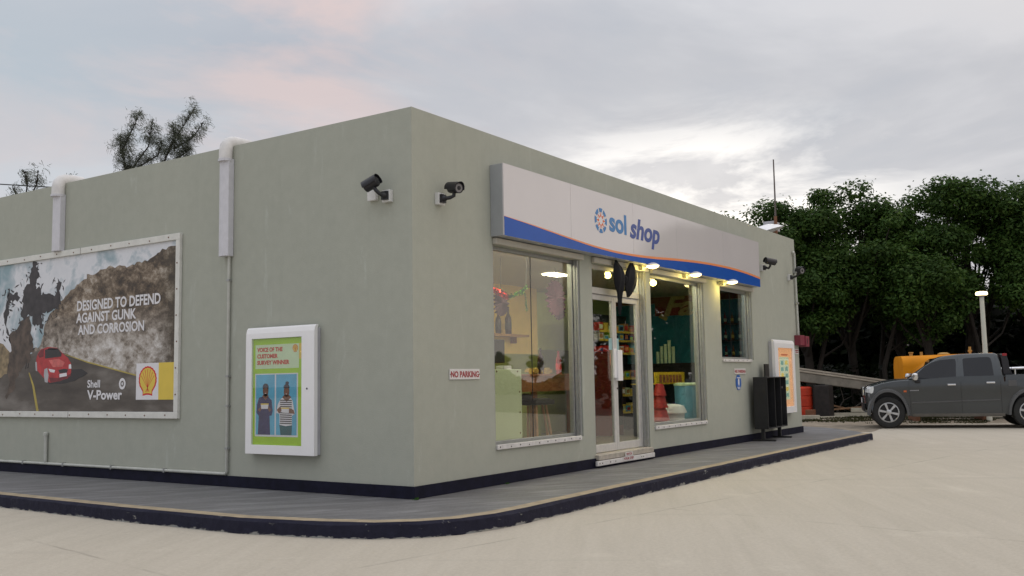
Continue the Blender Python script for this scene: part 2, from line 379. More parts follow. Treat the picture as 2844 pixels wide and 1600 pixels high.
def frame(o, U, V):
    U = Vector(U); V = Vector(V); W = U.cross(V); m = Matrix.Identity(4)
    for i in range(3): m[i][0] = U[i]; m[i][1] = V[i]; m[i][2] = W[i]; m[i][3] = o[i]
    return m
def FRONT(x, z, off=0.): return frame((x, -off, z), (1, 0, 0), (0, 0, 1))       # u right, v up, w out of the shop front
def SIDE(y, z, off=0.): return frame((-off, y, z), (0, -1, 0), (0, 0, 1))       # same for the billboard wall
def text(mb, s, u0, v0, u1, v1, w0, w1, shear=0., bold=.02, res=3):
    cu = bpy.data.curves.new('t', 'FONT'); cu.body = s; cu.size = 1; cu.shear = shear; cu.offset = bold; cu.resolution_u = res; cu.extrude = .5
    o = bpy.data.objects.new('t', cu); COL.objects.link(o)
    bpy.context.view_layer.update()
    me = bpy.data.meshes.new_from_object(o.evaluated_get(bpy.context.evaluated_depsgraph_get()))
    bpy.data.objects.remove(o); bpy.data.curves.remove(cu)
    vs = [v.co for v in me.vertices]; fs = [tuple(p.vertices) for p in me.polygons]
    xa = min(v.x for v in vs); xb = max(v.x for v in vs); ya = min(v.y for v in vs); yb = max(v.y for v in vs); za = min(v.z for v in vs); zb = max(v.z for v in vs)
    mb.add([(u0+(v.x-xa)/(xb-xa)*(u1-u0), v0+(v.y-ya)/(yb-ya)*(v1-v0), w0+(v.z-za)/(zb-za)*(w1-w0)) for v in vs], fs)
    bpy.data.meshes.remove(me)
def ell(cx, cy, rx, ry, n=20, a0=0, a1=360):
    k = n if a1-a0 == 360 else n+1
    return [(cx+rx*math.cos(R(a0+(a1-a0)*i/n)), cy+ry*math.sin(R(a0+(a1-a0)*i/n))) for i in range(k)]
def jag(pts, amp, step, seed=0):
    rnd = random.Random(seed); out = []; n = len(pts)
    for i in range(n):
        a = Vector(pts[i]); b = Vector(pts[(i+1) % n]); L = (b-a).length; k = max(1, int(L/step))
        for j in range(k):
            p = a.lerp(b, j/k)
            if j: p = p+Vector((rnd.uniform(-amp, amp), rnd.uniform(-amp, amp)))
            out.append(tuple(p))
    return out
def voxwall(mb, xs, zs, y0, y1, solid):
    """wall in the xz plane between y0 and y1 made of grid cells, only exposed faces"""
    idx = {}; vs = []; fs = []
    def V(i, j, k):
        if (i, j, k) not in idx: idx[(i, j, k)] = len(vs); vs.append((xs[i], (y0, y1)[k], zs[j]))
        return idx[(i, j, k)]
    nx, nz = len(xs)-1, len(zs)-1
    def so_(i, j): return 0 <= i < nx and 0 <= j < nz and solid((xs[i]+xs[i+1])/2, (zs[j]+zs[j+1])/2)
    for i in range(nx):
        for j in range(nz):
            if not so_(i, j): continue
            fs.append((V(i,j,0),V(i+1,j,0),V(i+1,j+1,0),V(i,j+1,0))); fs.append((V(i,j,1),V(i,j+1,1),V(i+1,j+1,1),V(i+1,j,1)))
            if not so_(i-1, j): fs.append((V(i,j,0),V(i,j+1,0),V(i,j+1,1),V(i,j,1)))
            if not so_(i+1, j): fs.append((V(i+1,j,0),V(i+1,j,1),V(i+1,j+1,1),V(i+1,j+1,0)))
            if not so_(i, j-1): fs.append((V(i,j,0),V(i,j,1),V(i+1,j,1),V(i+1,j,0)))
            if not so_(i, j+1): fs.append((V(i,j+1,0),V(i+1,j+1,0),V(i+1,j+1,1),V(i,j+1,1)))
    mb.add(vs, fs)

# ------------------------------------------------------------ ground, sidewalk, kerb
GZ = -.14
mb = MB(); mb.prism([(-400, -400), (400, -400), (400, 400), (-400, 400)], GZ-.5, GZ-.012); struct(mb.build('ground', 'forestfloor'))
mb = MB(); mb.prism(jag([(13, 3.2), (17, 2.9), (20, 2.4), (22.9, 2.25), (23.6, .8), (23.4, -1.2), (22.2, -6), (24, -14), (17, -14), (10, -3), (10, 3)], .12, .5, 3), GZ-.3, GZ-.006); struct(mb.build('dirt_verge', 'dirt'))
edge = jag([(12, 9), (15.6, 3.0), (15.9, 1.2), (15.4, .2), (15.6, -.7), (17.3, -.55), (19.6, -.75), (20.6, -3), (21.8, -6), (25, -14), (30, -24), (40, -45)], .09, .35, 5)
edge = edge[:len(edge)-60] if False else edge
pts = [p for p in edge]
# close the sheet towards the camera side
i_last = max(range(len(pts)), key=lambda i: pts[i][0]-pts[i][1])
pts = pts[:i_last+1]+[(40, -120), (-90, -120), (-90, 9), (-90, 70), (-2, 70), (-2, 9)]
mb = MB(); mb.prism(pts, GZ-.2, GZ); struct(mb.build('forecourt', 'ground'))
# outline of the raised sidewalk round the shop
outer = [(-1.62, 12.), (-1.72, 6.), (-1.80, 2.3), (-1.78, .57), (-1.61, -.26), (-1.44, -.75), (-1.2, -1.06), (-.9, -1.26), (-.5, -1.37), (-.05, -1.40), (.6, -1.39), (2.3, -1.38), (4.6, -1.38), (8., -1.38), (12.78, -1.42)]
def inset(pts, dd):
    o = []
    for i, p in enumerate(pts):
        a = Vector(pts[max(0, i-1)]); b = Vector(pts[min(len(pts)-1, i+1)]); t = (b-a).normalized()
        o.append((p[0]-t.y*dd, p[1]+t.x*dd))
    return o
inner = inset(outer, .13)
mb = MB()
n = len(outer)
rn = random.Random(2)
def dense(pts, step):
    o = []
    for a, b in zip(pts[:-1], pts[1:]):
        k = max(1, int((Vector(b)-Vector(a)).length/step))
        o += [tuple(Vector(a).lerp(Vector(b), j/k)) for j in range(k)]
    return o+[pts[-1]]
od = dense(outer, .16); idn = inset(od, .17)
for ring, z in ((0, GZ-.1), (1, -.012), (2, -.003), (3, 0)): pass
vs = []; 
for (ox, oy), (ix, iy) in zip(od, idn):
    j = rn.uniform(-.006, .006); j2 = rn.uniform(-.010, .002)
    a = Vector((ox, oy)); b = Vector((ix, iy)); t = (b-a).normalized()
    p0 = a+t*(j-.012); p1 = a+t*j; p2 = a+t*(.018-j2)
    vs += [(p0.x, p0.y, GZ-.1), (p1.x, p1.y, -.022+j2), (p2.x, p2.y, .0), (b.x, b.y, .0), (b.x, b.y, GZ-.1)]
fs = []; ms = []
for i in range(len(od)-1):
    for k in range(5):
        fs.append((i*5+k, (i+1)*5+k, (i+1)*5+(k+1) % 5, i*5+(k+1) % 5)); ms.append(1 if k == 2 else 0)
fs += [(0, 1, 2, 3, 4), tuple(len(vs)-5+k for k in (4, 3, 2, 1, 0))]; ms += [0, 0]
mb.add(vs, fs); mb.m = ms
struct(mb.build('kerb', ['kerb', 'kerbtop']))
mb = MB(); mb.prism(list(idn)+[(13.4, -.95), (14.6, -.05), (15.3, .9), (15.5, 3), (13, 12)], GZ-.08, -.001); struct(mb.build('sidewalk', 'walk'))

# ------------------------------------------------------------ shop building
H = 4.1; L = 12.77; T = .2; D_ = 9.6
sb = thing('shop_building', 'low sage green flat-roofed shop with navy skirting and large windows', 'shop', (6.4, 4.8, 0))
W1 = (1.46, 3.50, .44, 2.79); DR = (3.82, 5.49, .10, 2.79); W3 = (5.65, 7.71, .46, 2.79); W4 = (8.45, 10.03, 1.50, 2.79)
ops = [W1, DR, W3, W4]
xs = sorted({0, L}|{o[0] for o in ops}|{o[1] for o in ops}); zs = sorted({0, H}|{o[2] for o in ops}|{o[3] for o in ops})
mb = MB(); voxwall(mb, xs, zs, 0, T, lambda x, z: not any(o[0] < x < o[1] and o[2] < z < o[3] for o in ops))
wall = mb.build('front_wall', 'stucco', sb)
mb = MB(); mb.box(0, T, 0, T, D_, H); mb.build('side_wall', 'stucco', sb)
mb = MB(); mb.box(L-T, T, 0, L, D_-T, H); mb.build('side_wall', 'stucco', sb)
mb = MB(); mb.box(T, D_-T, 0, L, D_, H); mb.build('rear_wall', 'stucco', sb)
mb = MB(); mb.box(T, T, 3.55, L-T, D_-T, 3.75); mb.build('roof', mat('roof_felt', (.3, .3, .29), .9), sb)
mb = MB()
mb.prism([(-.022, -.022), (DR[0], -.022), (DR[0], -.001), (-.001, -.001), (-.001, D_), (-.022, D_)], .0, .128)
mb.build('skirting', 'navy', sb, bevel=.003, seg=1)
mb = MB(); mb.prism([(DR[1], -.022), (L+.022, -.022), (L+.022, 2.), (L+.001, 2.), (L+.001, -.001), (DR[1], -.001)], .0, .128)
mb.build('skirting', 'navy', sb, bevel=.003, seg=1)
# interior shell
M['yellowwall'] = mat('yellow_interior_wall', (.80, .56, .17), .7, var=.06)
M['palewall'] = mat('pale_green_interior_wall', (.68, .73, .28), .7, var=.05)
M['greenwall'] = mat('olive_wainscot', (.24, .27, .09), .7, var=.06)
M['teal'] = mat('teal_interior_wall', (.025, .22, .27), .6, var=.08)
M['redband'] = mat('red_wall_band', (.22, .035, .02), .6)
M['ceil'] = mat('interior_ceiling', (.50, .46, .40), .8, var=.04)
M['tile'] = mat('interior_floor_tile', (.20, .18, .15), .35, var=.1)
mb = MB(); mb.box(T, T, .02, L-T, 6.2, .10); mb.build('shop_floor', 'tile', sb)
mb = MB(); mb.box(T, T, 3.03, L-T, 6.2, 3.10); mb.build('ceiling', 'ceil', sb)
mb = MB(); mb.box(T, 4.0, .10, 8.72, 4.12, 3.03); mb.box(T, 3.985, .10, 8.72, 4.0, .11); mb.build('back_wall', 'yellowwall', sb)
mb = MB(); mb.box(8.72, 4.35, .10, L-T, 4.45, 3.03); mb.box(8.72, 4.12, .10, 8.78, 4.35, 3.03); mb.build('back_wall', 'palewall', sb)
mb = MB(); mb.box(8.78, 4.32, .10, L-T-.05, 4.349, 1.82); mb.box(T, 3.97, .10, 8.72, 3.999, 1.70); mb.build('wainscot', 'greenwall', sb)
mb = MB(); mb.box(L-T-.04, T, .10, L-T-.002, 4.32, 2.88); mb.build('end_wall_lining', 'teal', sb)
mb = MB(); mb.box(L-T-.05, T, 2.90, L-T-.002, 4.32, 3.03); mb.box(L-T-.05, 2.35, 2.60, L-T-.041, 3.2, 2.90); mb.build('wall_band', 'redband', sb)
mb = MB(frame((L-T-.05, 2.98, 2.6), (0, -1, 0), (0, 0, 1)))
text(mb, 'Fa', 0, -.02, .74, .44, .002, .03, .35, .03); mb.add([(-.14, -.02, .002), (.05, -.12, .002), (.1, -.05, .002), (-.05, .06, .002)], [(0, 1, 2, 3)])
mb.build('script_lettering', mat('gold_script', (.42, .34, .12), .5), sb)
for (x, y, a_, b_) in ((6.66, 2.3, .24, .12), (2.6, .85, .6, .3), (2.4, 2.9, .6, .3), (4.7, .8, .6, .3), (6.9, .8, .6, .3), (9.3, .8, .6, .3)):  # only the first panel shows; the rest are unseen fill added to brighten inside
    mb = MB(); mb.box(x-a_, y-b_, 3.005, x+a_, y+b_, 3.029); mb.build('ceiling_and_fill_light', 'panel', sb)

def window(o, name, g, nsplit=0, sill=None, head=True):
    x0, x1, z0, z1 = o; fw = .045; yb = .10
    mb = MB(); y0, y1 = yb, yb+.07
    mb.box(x0+.001, y0, z0+.001, x0+fw, y1, z1-.001); mb.box(x1-fw, y0, z0+.001, x1-.001, y1, z1-.001)
    mb.box(x0+fw, y0+.002, z1-fw, x1-fw, y1-.002, z1-.001); mb.box(x0+fw, y0+.002, z0+.001, x1-fw, y1-.002, z0+fw)
    fr = mb.build(name, 'alu', sb, bevel=.003, seg=1)
    for s, xa in ((1, x0), (-1, x1)):   # shutter guide rails stand in front of the frame
        mb = MB()
        a, b = sorted((xa+s*.002, xa+s*.034))
        mb.box(a, .015, z0+.002, b, .045, z1-.002); mb.box(a+.006, .045, z0+.002, b-.006, .052, z1-.002); mb.box(a, .052, z0+.002, b, .092, z1-.002)
        mb.build('guide_rail', 'alu', fr, bevel=.003, seg=1)
    mb = MB()
    ks = [x0+fw+(x1-x0-2*fw)*i/(nsplit+1) for i in range(nsplit+2)]
    for a, b in zip(ks[:-1], ks[1:]): mb.box(a+(.003 if a > x0+fw else 0), yb+.03, z0+fw, b-(.003 if b < x1-fw else 0), yb+.038, z1-fw)
    mb.build('pane', g, fr)
    if nsplit:
        mb = MB()
        for k in ks[1:-1]: mb.box(k-.003, yb+.029, z0+fw, k+.003, yb+.039, z1-fw)
        mb.build('glass_joint', 'dark', fr)
    if sill:
        mb = MB(); mb.box(sill[0], -.030, sill[2], sill[1], -.001, sill[3])
        sl = mb.build('sill_strip', 'sillwhite', fr, bevel=.004, seg=1)
        mb = MB(); n_ = max(4, int((sill[1]-sill[0])/.18)); rr = random.Random(int(x0*100))
        for i in range(n_):
            u = sill[0]+.06+i*(sill[1]-sill[0]-.12)/(n_-1)+rr.uniform(-.02, .02)
            mb.lathe([(.009, 0), (.008, .006)], (u, -.029, (sill[2]+sill[3])/2+rr.uniform(-.006, .006)), (0, -1, 0), 8)
        mb.build('bolt', 'bolt', sl)
    if head:
        mb = MB(); mb.box(x0+.001, -.055, z1-.005, x1+.03, -.001, z1+.07); mb.build('header', 'cream', fr, bevel=.006, seg=1)
    return fr
window(W1, 'window', 'glass', 1, (W1[0]+.01, W1[1]-.09, .398, .455))
window(W3, 'window', 'glassmid', 0, (W3[0]+.005, W3[1]-.08, .415, .470))
window(W4, 'window', 'glassdark', 1, (W4[0]+.003, W4[1]-.16, 1.455, 1.505))
# door
x0, x1 = DR[0], DR[1]; yd = .10
mb = MB()
mb.box(x0+.001, yd, .10, x0+.05, yd+.08, 2.789); mb.box(x1-.05, yd, .10, x1-.001, yd+.08, 2.789)
mb.box(x0+.05, yd-.01, 2.38, x1-.05, yd+.07, 2.47); mb.box(x0+.05, yd, 2.73, x1-.05, yd+.07, 2.789)
dfr = mb.build('door_frame', 'alulight', sb, bevel=.004, seg=1)
for a, b in ((x0+.002, x0+.036), (x1-.036, x1-.002)):
    mb = MB(); mb.box(a, .012, .172, b, .045, 2.785); mb.box(a+.006, .045, .172, b-.006, .052, 2.785); mb.box(a, .052, .172, b, .095, 2.785)
    mb.build('guide_rail', 'alu', dfr, bevel=.003, seg=1)
mb = MB(); mb.box(x0+.05, yd+.03, 2.47, x1-.05, yd+.038, 2.73); mb.build('transom_pane', 'glassdoor', dfr)
mb = MB(); mb.box(x0, -.055, 2.785, x1+.02, -.001, 2.86); mb.build('header', 'cream', dfr, bevel=.006, seg=1)
xm = (x0+x1)/2+.01
for a, b, s in ((x0+.053, xm-.002, 1), (xm+.002, x1-.053, -1)):
    mb = MB(); y0 = yd+.012; st = .06
    mb.box(a, y0, .175, a+st, y0+.045, 2.375); mb.box(b-st, y0, .175, b, y0+.045, 2.375)
    mb.box(a+st, y0+.001, 2.30, b-st, y0+.044, 2.375); mb.box(a+st, y0+.001, .175, b-st, y0+.044, .285)
    dl = mb.build('door_leaf', 'alulight', sb, bevel=.004, seg=1)
    mb = MB(); mb.box(a+st, y0+.02, .285, b-st, y0+.028, 2.30); mb.build('pane', 'glassdoor', dl)
    h = (b-.085, b-.005) if s > 0 else (a-.02, a+.12)
    zb = (1.20, 1.62) if s > 0 else (1.16, 1.60)
    mb = MB(); mb.box(h[0], y0-.055 if s < 0 else y0-.03, zb[0], h[1], y0-.002, zb[1]); mb.build('handle', 'whiteplast', dl, bevel=.006)
    u = b-st-.09 if s > 0 else a+st-.002
    mb = MB(); mb.box(u, y0+.014, 1.60, u+.085, y0+.019, 1.77); mb.build('sticker', mat('pale_blue_sticker', (.30, .48, .50), .5), dl)
    if s < 0:
        mb = MB(); mb.lathe([(.013, 0), (.013, .012)], (a+.03, y0-.001, 1.05), (0, -1, 0), 12); mb.build('lock', 'bolt', dl)
# door step
mb = MB(); mb.box(x0-.0, -.05, .0, x1, T+.0, .098); mb.build('step', 'navy', sb, bevel=.004, seg=1)
mb = MB(); mb.box(x0-.03, -.065, .1, x1-.02, .098+.0, .17); mb.build('threshold', mat('worn_threshold', (.42, .38, .32), .6, var=.2, vscale=12), sb, bevel=.005, seg=1)
mb = MB(); mb.box(x0-.11, -.085, .03, x1-.03, -.052, .093); st_ = mb.build('step_strip', 'sillwhite', sb, bevel=.004, seg=1)
mb = MB()
for u in (.05, .12, .35, .5, 1.05, 1.3, 1.36): mb.lathe([(.009, 0), (.008, .006)], (x0-.1+u, -.084, .062), (0, -1, 0), 8)
mb.build('bolt', 'bolt', st_)
t = thing('step_sign', 'small white warning sign with red lettering fixed to the door step', 'sign', (4.63, -.09, .03))
mb = MB(FRONT(4.43, .045, .088)); mb.box(0, 0, 0, .34, .058, .004); mb.box(.07, .062, 0, .30, .115, .004); pl = mb.build('plate', 'platewhite', t)
mb = MB(FRONT(4.43, .045, .088)); text(mb, 'YOUR STEP', .02, .012, .32, .046, .004, .006); text(mb, 'WATCH', .10, .072, .27, .104, .004, .006); mb.build('lettering', 'redtext', t)

# ------------------------------------------------------------ fascia sign
t = thing('fascia_sign', 'long glossy off-white shop sign with blue wave band and star emblem', 'sign', (5.7, 0, 2.87))
SO = .18; sx0, sx1, sz0, sz1 = 1.43, 10.01, 2.868, 3.722
mb = MB(); mb.box(sx0, -SO+.004, sz0, sx1, -.001, sz1); mb.build('casing', 'signside', t, bevel=.004, seg=1)
mb = MB(); seams = [sx0, 2.973, 4.75, 6.26, 8.2, sx1]
for a, b in zip(seams[:-1], seams[1:]): mb.box(a+.002, -SO-.012, sz0, b-.002, -SO+.004, sz1)
mb.build('face_panel', 'signface', t)
wv = [(1.435, 3.098), (1.958, 3.072), (2.45, 3.042), (2.931, 3.011), (3.55, 2.977), (4.165, 2.964), (4.8, 2.975), (5.44, 3.003), (6.0, 3.038), (6.5, 3.065), (7.208, 3.096), (7.95, 3.112), (8.7, 3.112), (9.4, 3.09), (10.008, 3.053)]
def smoothcurve(p, k=4):
    o = []
    for i in range(len(p)-1):
        p0 = Vector(p[max(0, i-1)]); p1 = Vector(p[i]); p2 = Vector(p[i+1]); p3 = Vector(p[min(len(p)-1, i+2)])
        for j in range(k):
            s_ = j/k
            o.append(tuple(.5*((2*p1)+(p2-p0)*s_+(2*p0-5*p1+4*p2-p3)*s_*s_+(3*p1-p0-3*p2+p3)*s_**3)))
    return o+[p[-1]]
wc = smoothcurve(wv)
def th(x): return .004+.032*math.sin(max(0, min(1, (x-1.43)/5.2))*math.pi*.5)
low_ = [(x, z-th(x)) for x, z in wc]
def strip(mb, top, bot, w0, w1):
    n = len(top); vs = []
    for (x, z), (x2, z2) in zip(top, bot): vs += [(x, -w1, z), (x2, -w1, z2), (x, -w0, z), (x2, -w0, z2)]
    fs = []
    for i in range(n-1):
        a = i*4; b = a+4; fs += [(a, a+1, b+1, b), (a+2, b+2, b+3, a+3), (a, b, b+2, a+2), (a+1, a+3, b+3, b+1)]
    fs += [(0, 2, 3, 1), (4*n-4, 4*n-3, 4*n-1, 4*n-2)]
    mb.add(vs, fs)
mb = MB(); strip(mb, low_, [(x, sz0+.001) for x, z in low_], SO+.0125, SO+.015); mb.build('blue_band', 'blue', t)
mb = MB(); strip(mb, wc, low_, SO+.0125, SO+.0155); mb.build('orange_stripe', 'orange', t)
FM = FRONT(0, 0, SO+.0125)
mb = MB(FM); cx_, cz_ = 3.776, 3.34
for k in range(8):
    a0 = k*45+5+22.5; a1 = a0+35
    mb.cur = 0
    o_ = ell(cx_, cz_, .172, .172, 5, a0, a1); i_ = ell(cx_, cz_, .118, .118, 2, a0+4, a1-4)[::-1]
    mb.prism(o_+i_, 0, .003)
    mb.cur = 1; am = R(k*45+0.); 
    tip = (cx_+.125*math.cos(am), cz_+.125*math.sin(am)); b0 = (cx_+.062*math.cos(am-.36), cz_+.062*math.sin(am-.36)); b1 = (cx_+.062*math.cos(am+.36), cz_+.062*math.sin(am+.36)); bi = (cx_+.048*math.cos(am), cz_+.048*math.sin(am))
    mb.prism([tip, b1, bi, b0], 0, .003)
mb.cur = 2; star = []
for k in range(16):
    r_ = .165 if k % 2 == 0 else .085; star.append((cx_+r_*math.cos(R(k*22.5)), cz_+r_*math.sin(R(k*22.5))))
mb.prism(star, 0, .0015)
mb.build('emblem', ['solblue', 'redor', 'p_white'], t)
mb = MB(FM); text(mb, 'sol', 4.02, 3.222, 4.535, 3.510, 0, .003, 0, .03, 5); mb.build('lettering', 'solblue', t)
mb = MB(FM); text(mb, 'shop', 4.64, 3.108, 5.63, 3.508, 0, .003, .22, .03, 5); mb.build('lettering', 'shopblue', t)

# wall lamps beneath the sign
def lamp(x, label):
    t = thing('wall_lamp', label, 'lamp', (x, -.2, 2.84), group='lit lamps under the shop sign')
    mb = MB(); mb.box(x-.035, -.12, 2.79, x+.035, -.056, 2.862); mb.build('mount', mat('lamp_mount', (.55, .5, .3), .4), t, bevel=.008)
    mb = MB(); mb.tube([(x, -.12, 2.83), (x, -.17, 2.83), (x, -.215, 2.84)], .012, 8)
    mb.build('arm', 'white', t)
    mb = MB(); mb.lathe([(.03, .045), (.06, .035), (.095, .012), (.10, .0), (.094, .004)], (x, -.27, 2.838), (0, 0, 1), 20); mb.build('shade', 'white', t, smooth=True)
    mb = MB(); mb.lathe([(.088, .0), (.085, -.018), (.06, -.034), (.02, -.042)], (x, -.27, 2.842), (0, 0, 1), 20); mb.build('bulb_cover', 'lamp', t, smooth=True)
    ld = bpy.data.lights.new('lamp_glow', 'POINT'); ld.energy = 5.0; ld.color = (1, .78, .22); ld.shadow_soft_size = .05
    lo = bpy.data.objects.new('lamp_glow', ld); COL.objects.link(lo); lo.location = (0, -.0, -.07); lo.parent = t
    lo.location = (0, -.02, -.085)
lamp(5.20, 'lit round lamp under the sign beside the door')
lamp(6.78, 'lit round lamp under the sign above the tall window with the red stand')
lamp(8.38, 'lit round lamp under the sign above the small high window')

# black bow over the door
t = thing('ribbon_bow', 'drooping black cloth bow hung over the glass door', 'bow', (4.5, -.1, 2.8))
def cloth(pts, n=10, y=-.10, depth=.05, seed=1):
    rnd = random.Random(seed); mb = MB(); rows = len(pts)
    vs = []
    for i, (z, xa, xb, bulge) in enumerate(pts):
        for s in (1, -1):
            for j in range(n+1):
                u = j/n; x = xa+(xb-xa)*u
                b = math.sin(u*math.pi)**.6*bulge; fold = .012*math.sin(u*15+i*.7+seed)
                vs.append((x, y-(b+fold)*s if s > 0 else y+b*.5, z))
    m = 2*(n+1); fs = []
    for i in range(rows-1):
        for j in range(n):
            a = i*m+j; fs.append((a, a+1, a+m+1, a+m)); c_ = i*m+n+1+j; fs.append((c_, c_+m, c_+m+1, c_+1))
        a = i*m; fs.append((a, a+m, a+m+n+1, a+n+1)); a = i*m+n; fs.append((a, a+n+1, a+m+n+1, a+m))
    mb.add(vs, fs); return mb
cloth([(2.86, 4.33, 4.36, .005), (2.82, 4.31, 4.42, .02), (2.76, 4.29, 4.50, .05), (2.68, 4.285, 4.56, .07), (2.60, 4.29, 4.575, .08), (2.52, 4.31, 4.57, .07), (2.44, 4.34, 4.54, .05), (2.40, 4.37, 4.50, .04), (2.30, 4.385, 4.48, .03), (2.18, 4.38, 4.46, .025), (2.08, 4.41, 4.44, .01)], seed=2).build('loop', 'blackcloth', t, smooth=True)
cloth([(2.86, 4.80, 4.86, .005), (2.80, 4.72, 4.90, .04), (2.72, 4.64, 4.92, .07), (2.62, 4.60, 4.92, .08), (2.54, 4.60, 4.90, .07), (2.46, 4.61, 4.84, .05), (2.40, 4.63, 4.78, .03), (2.35, 4.65, 4.70, .01)], seed=5, y=-.11).build('loop', 'blackcloth', t, smooth=True)
mb = MB(); mb.lathe([(.02, -.05), (.04, -.02), (.04, .03), (.02, .05)], (4.585, -.12, 2.60), (.2, 0, 1), 10); mb.build('knot', 'blackcloth', t, smooth=True)

# ------------------------------------------------------------ billboard
t = thing('billboard', 'wide white-framed fuel billboard with a red car on a mountain road', 'billboard', (0, 6.5, .79))
BW, BH = 5.45, 2.33; BM = SIDE(9.2, .79, .002)
mb = MB(BM); fw = .082
mb.box(0, 0, 0, BW, fw, .045); mb.box(0, BH-fw, 0, BW, BH, .045); mb.box(0, fw, 0, fw, BH-fw, .044); mb.box(BW-fw, fw, 0, BW, BH-fw, .044)
fr = mb.build('frame', mat('painted_white_frame', (.66, .655, .61), .55, var=.08, vscale=10), t, bevel=.004, seg=1)
mb = MB(BM); rr = random.Random(4)
u = .2
while u < BW-.05:
    for v in (fw/2, BH-fw/2): mb.lathe([(.010, 0), (.009, .006)], (u+rr.uniform(-.03, .03), v+rr.uniform(-.01, .01), .044), (0, 0, 1), 8)
    u += .42
v = .3
while v < BH-.1: mb.lathe([(.010, 0), (.009, .006)], (BW-fw/2+rr.uniform(-.01, .01), v, .044), (0, 0, 1), 8); v += .33
mb.build('bolt', 'rust', fr)
mb = MB(BM); mb.box(3.10, -.004, .0455, 3.106, fw+.001, .047); mb.box(3.30, BH-fw-.001, .0455, 3.306, BH+.003, .047); mb.build('joint', 'bolt', fr)
Q = dict(
 cliff=[(5.365, 2.177), (5.19, 2.178), (4.97, 2.119), (4.81, 2.055), (4.64, 2.016), (4.53, 2.035), (4.38, 1.993), (4.21, 2.013), (4.06, 1.992), (3.91, 2.026), (3.73, 2.0), (3.57, 1.938), (3.42, 1.96), (3.42, 1.894), (3.23, 1.833), (3.07, 1.769), (2.92, 1.686), (2.79, 1.618), (2.66, 1.511), (2.5, 1.406), (2.4, 1.257), (2.37, 1.124), (2.3, 1.0), (2.1, .95), (2.3, .80), (2.95, 0.8), (3.47, 0.7), (3.96, 0.6), (4.57, 0.5), (5.365, 0.504)],
 road=[(0.084, .50), (1.3, 0.688), (1.73, 0.797), (2.21, 0.938), (2.95, 0.887), (3.47, 0.744), (4.57, 0.546), (5.365, 0.504), (5.365, 0.084), (0.084, 0.084)],
 yel1=[(2.92, 0.882), (3.47, 0.762), (4.57, 0.56), (4.57, 0.543), (3.47, 0.744), (2.95, 0.868)],
 yel2=[(2.04, 0.635), (2.15, 0.441), (2.27, 0.085), (2.33, 0.085), (2.2, 0.44), (2.07, 0.634)],
 bank=[(.084, 1.3), (.6, 1.2), (1.27, 1.087), (1.5, 0.96), (1.76, 0.894), (1.73, 0.797), (1.52, 0.684), (1.3, 0.569), (.084, .45)],
 sp1=[(2.06, 2.23), (2.18, 2.23), (2.2, 2.101), (2.25, 2.038), (2.18, 1.868), (2.3, 1.821), (2.33, 1.742), (2.48, 1.742), (2.65, 1.702), (2.69, 1.814), (2.74, 1.916), (2.81, 1.863), (2.78, 1.789), (2.8, 1.636), (2.76, 1.506), (2.59, 1.496), (2.46, 1.503), (2.33, 1.414), (2.4, 1.315), (2.37, 1.249), (2.3, 1.319), (2.16, 1.287), (2.06, 1.447), (1.97, 1.471), (1.89, 1.417), (1.8, 1.461), (1.84, 1.616), (1.85, 1.773), (1.93, 1.925), (2.0, 1.999), (2.03, 2.095)],
 sp2=[(1.45, 1.899), (1.52, 1.813), (1.69, 1.823), (1.76, 1.739), (1.68, 1.685), (1.53, 1.713), (1.46, 1.638), (1.43, 1.479), (1.4, 1.361), (1.48, 1.238), (1.55, 1.057), (1.45, 1.2), (1.35, 1.384), (1.35, 1.564), (1.4, 1.681), (1.45, 1.798)],
 sp3=[(1.49, 1.198), (1.63, 1.252), (1.77, 1.344), (2.03, 1.449), (2.12, 1.076), (2.1, 0.826), (1.94, 0.752), (1.77, 0.64), (1.64, 0.369), (1.47, 0.252), (1.52, 0.566), (1.48, 0.764), (1.57, 0.958)],
 carbody=[(2.23, 0.822), (2.27, 0.898), (2.35, 0.962), (2.52, 0.989), (2.75, 0.968), (2.87, 0.899), (3.02, 0.82), (3.1, 0.743), (3.11, 0.614), (3.03, 0.541), (2.81, 0.498), (2.59, 0.483), (2.47, 0.532), (2.26, 0.668)],
 carws=[(2.45, 0.949), (2.59, 0.974), (2.77, 0.958), (2.87, 0.889), (2.86, 0.843), (2.46, 0.826)],
 carside=[(2.27, 0.888), (2.35, 0.953), (2.43, 0.969), (2.42, 0.855), (2.32, 0.839)],
 whl1=[(2.45, 0.674), (2.52, 0.692), (2.56, 0.587), (2.54, 0.483), (2.47, 0.494), (2.44, 0.589)],
 whl2=[(2.21, 0.784), (2.25, 0.783), (2.27, 0.649), (2.23, 0.659)],
 grille=[(2.8, 0.657), (2.93, 0.673), (3.03, 0.662), (3.01, 0.616), (2.83, 0.61)],
 hl1=[(2.55, 0.681), (2.72, 0.659), (2.7, 0.622), (2.6, 0.633)], hl2=[(3.05, 0.726), (3.1, 0.734), (3.11, 0.669), (3.05, 0.671)],
 plate=[(2.83, 0.601), (3.0, 0.616), (3.01, 0.57), (2.83, 0.554)],
 lower=[(2.57, 0.558), (2.81, 0.545), (3.1, 0.596), (3.1, 0.568), (2.84, 0.498), (2.61, 0.492)],
 hood=[(2.55, .80), (2.80, .815), (2.95, .76), (2.90, .70), (2.66, .70)], roofl=[(2.50, .965), (2.74, .955), (2.76, .945), (2.50, .955)], glow=[(1.6, .80), (2.0, .86), (2.2, .80), (2.0, .45), (2.2, .10), (1.2, .10)],
 shadow=[(2.46, .50), (2.6, .46), (2.85, .46), (3.2, .50), (3.5, .60), (3.35, .66), (3.05, .66), (2.6, .55)])
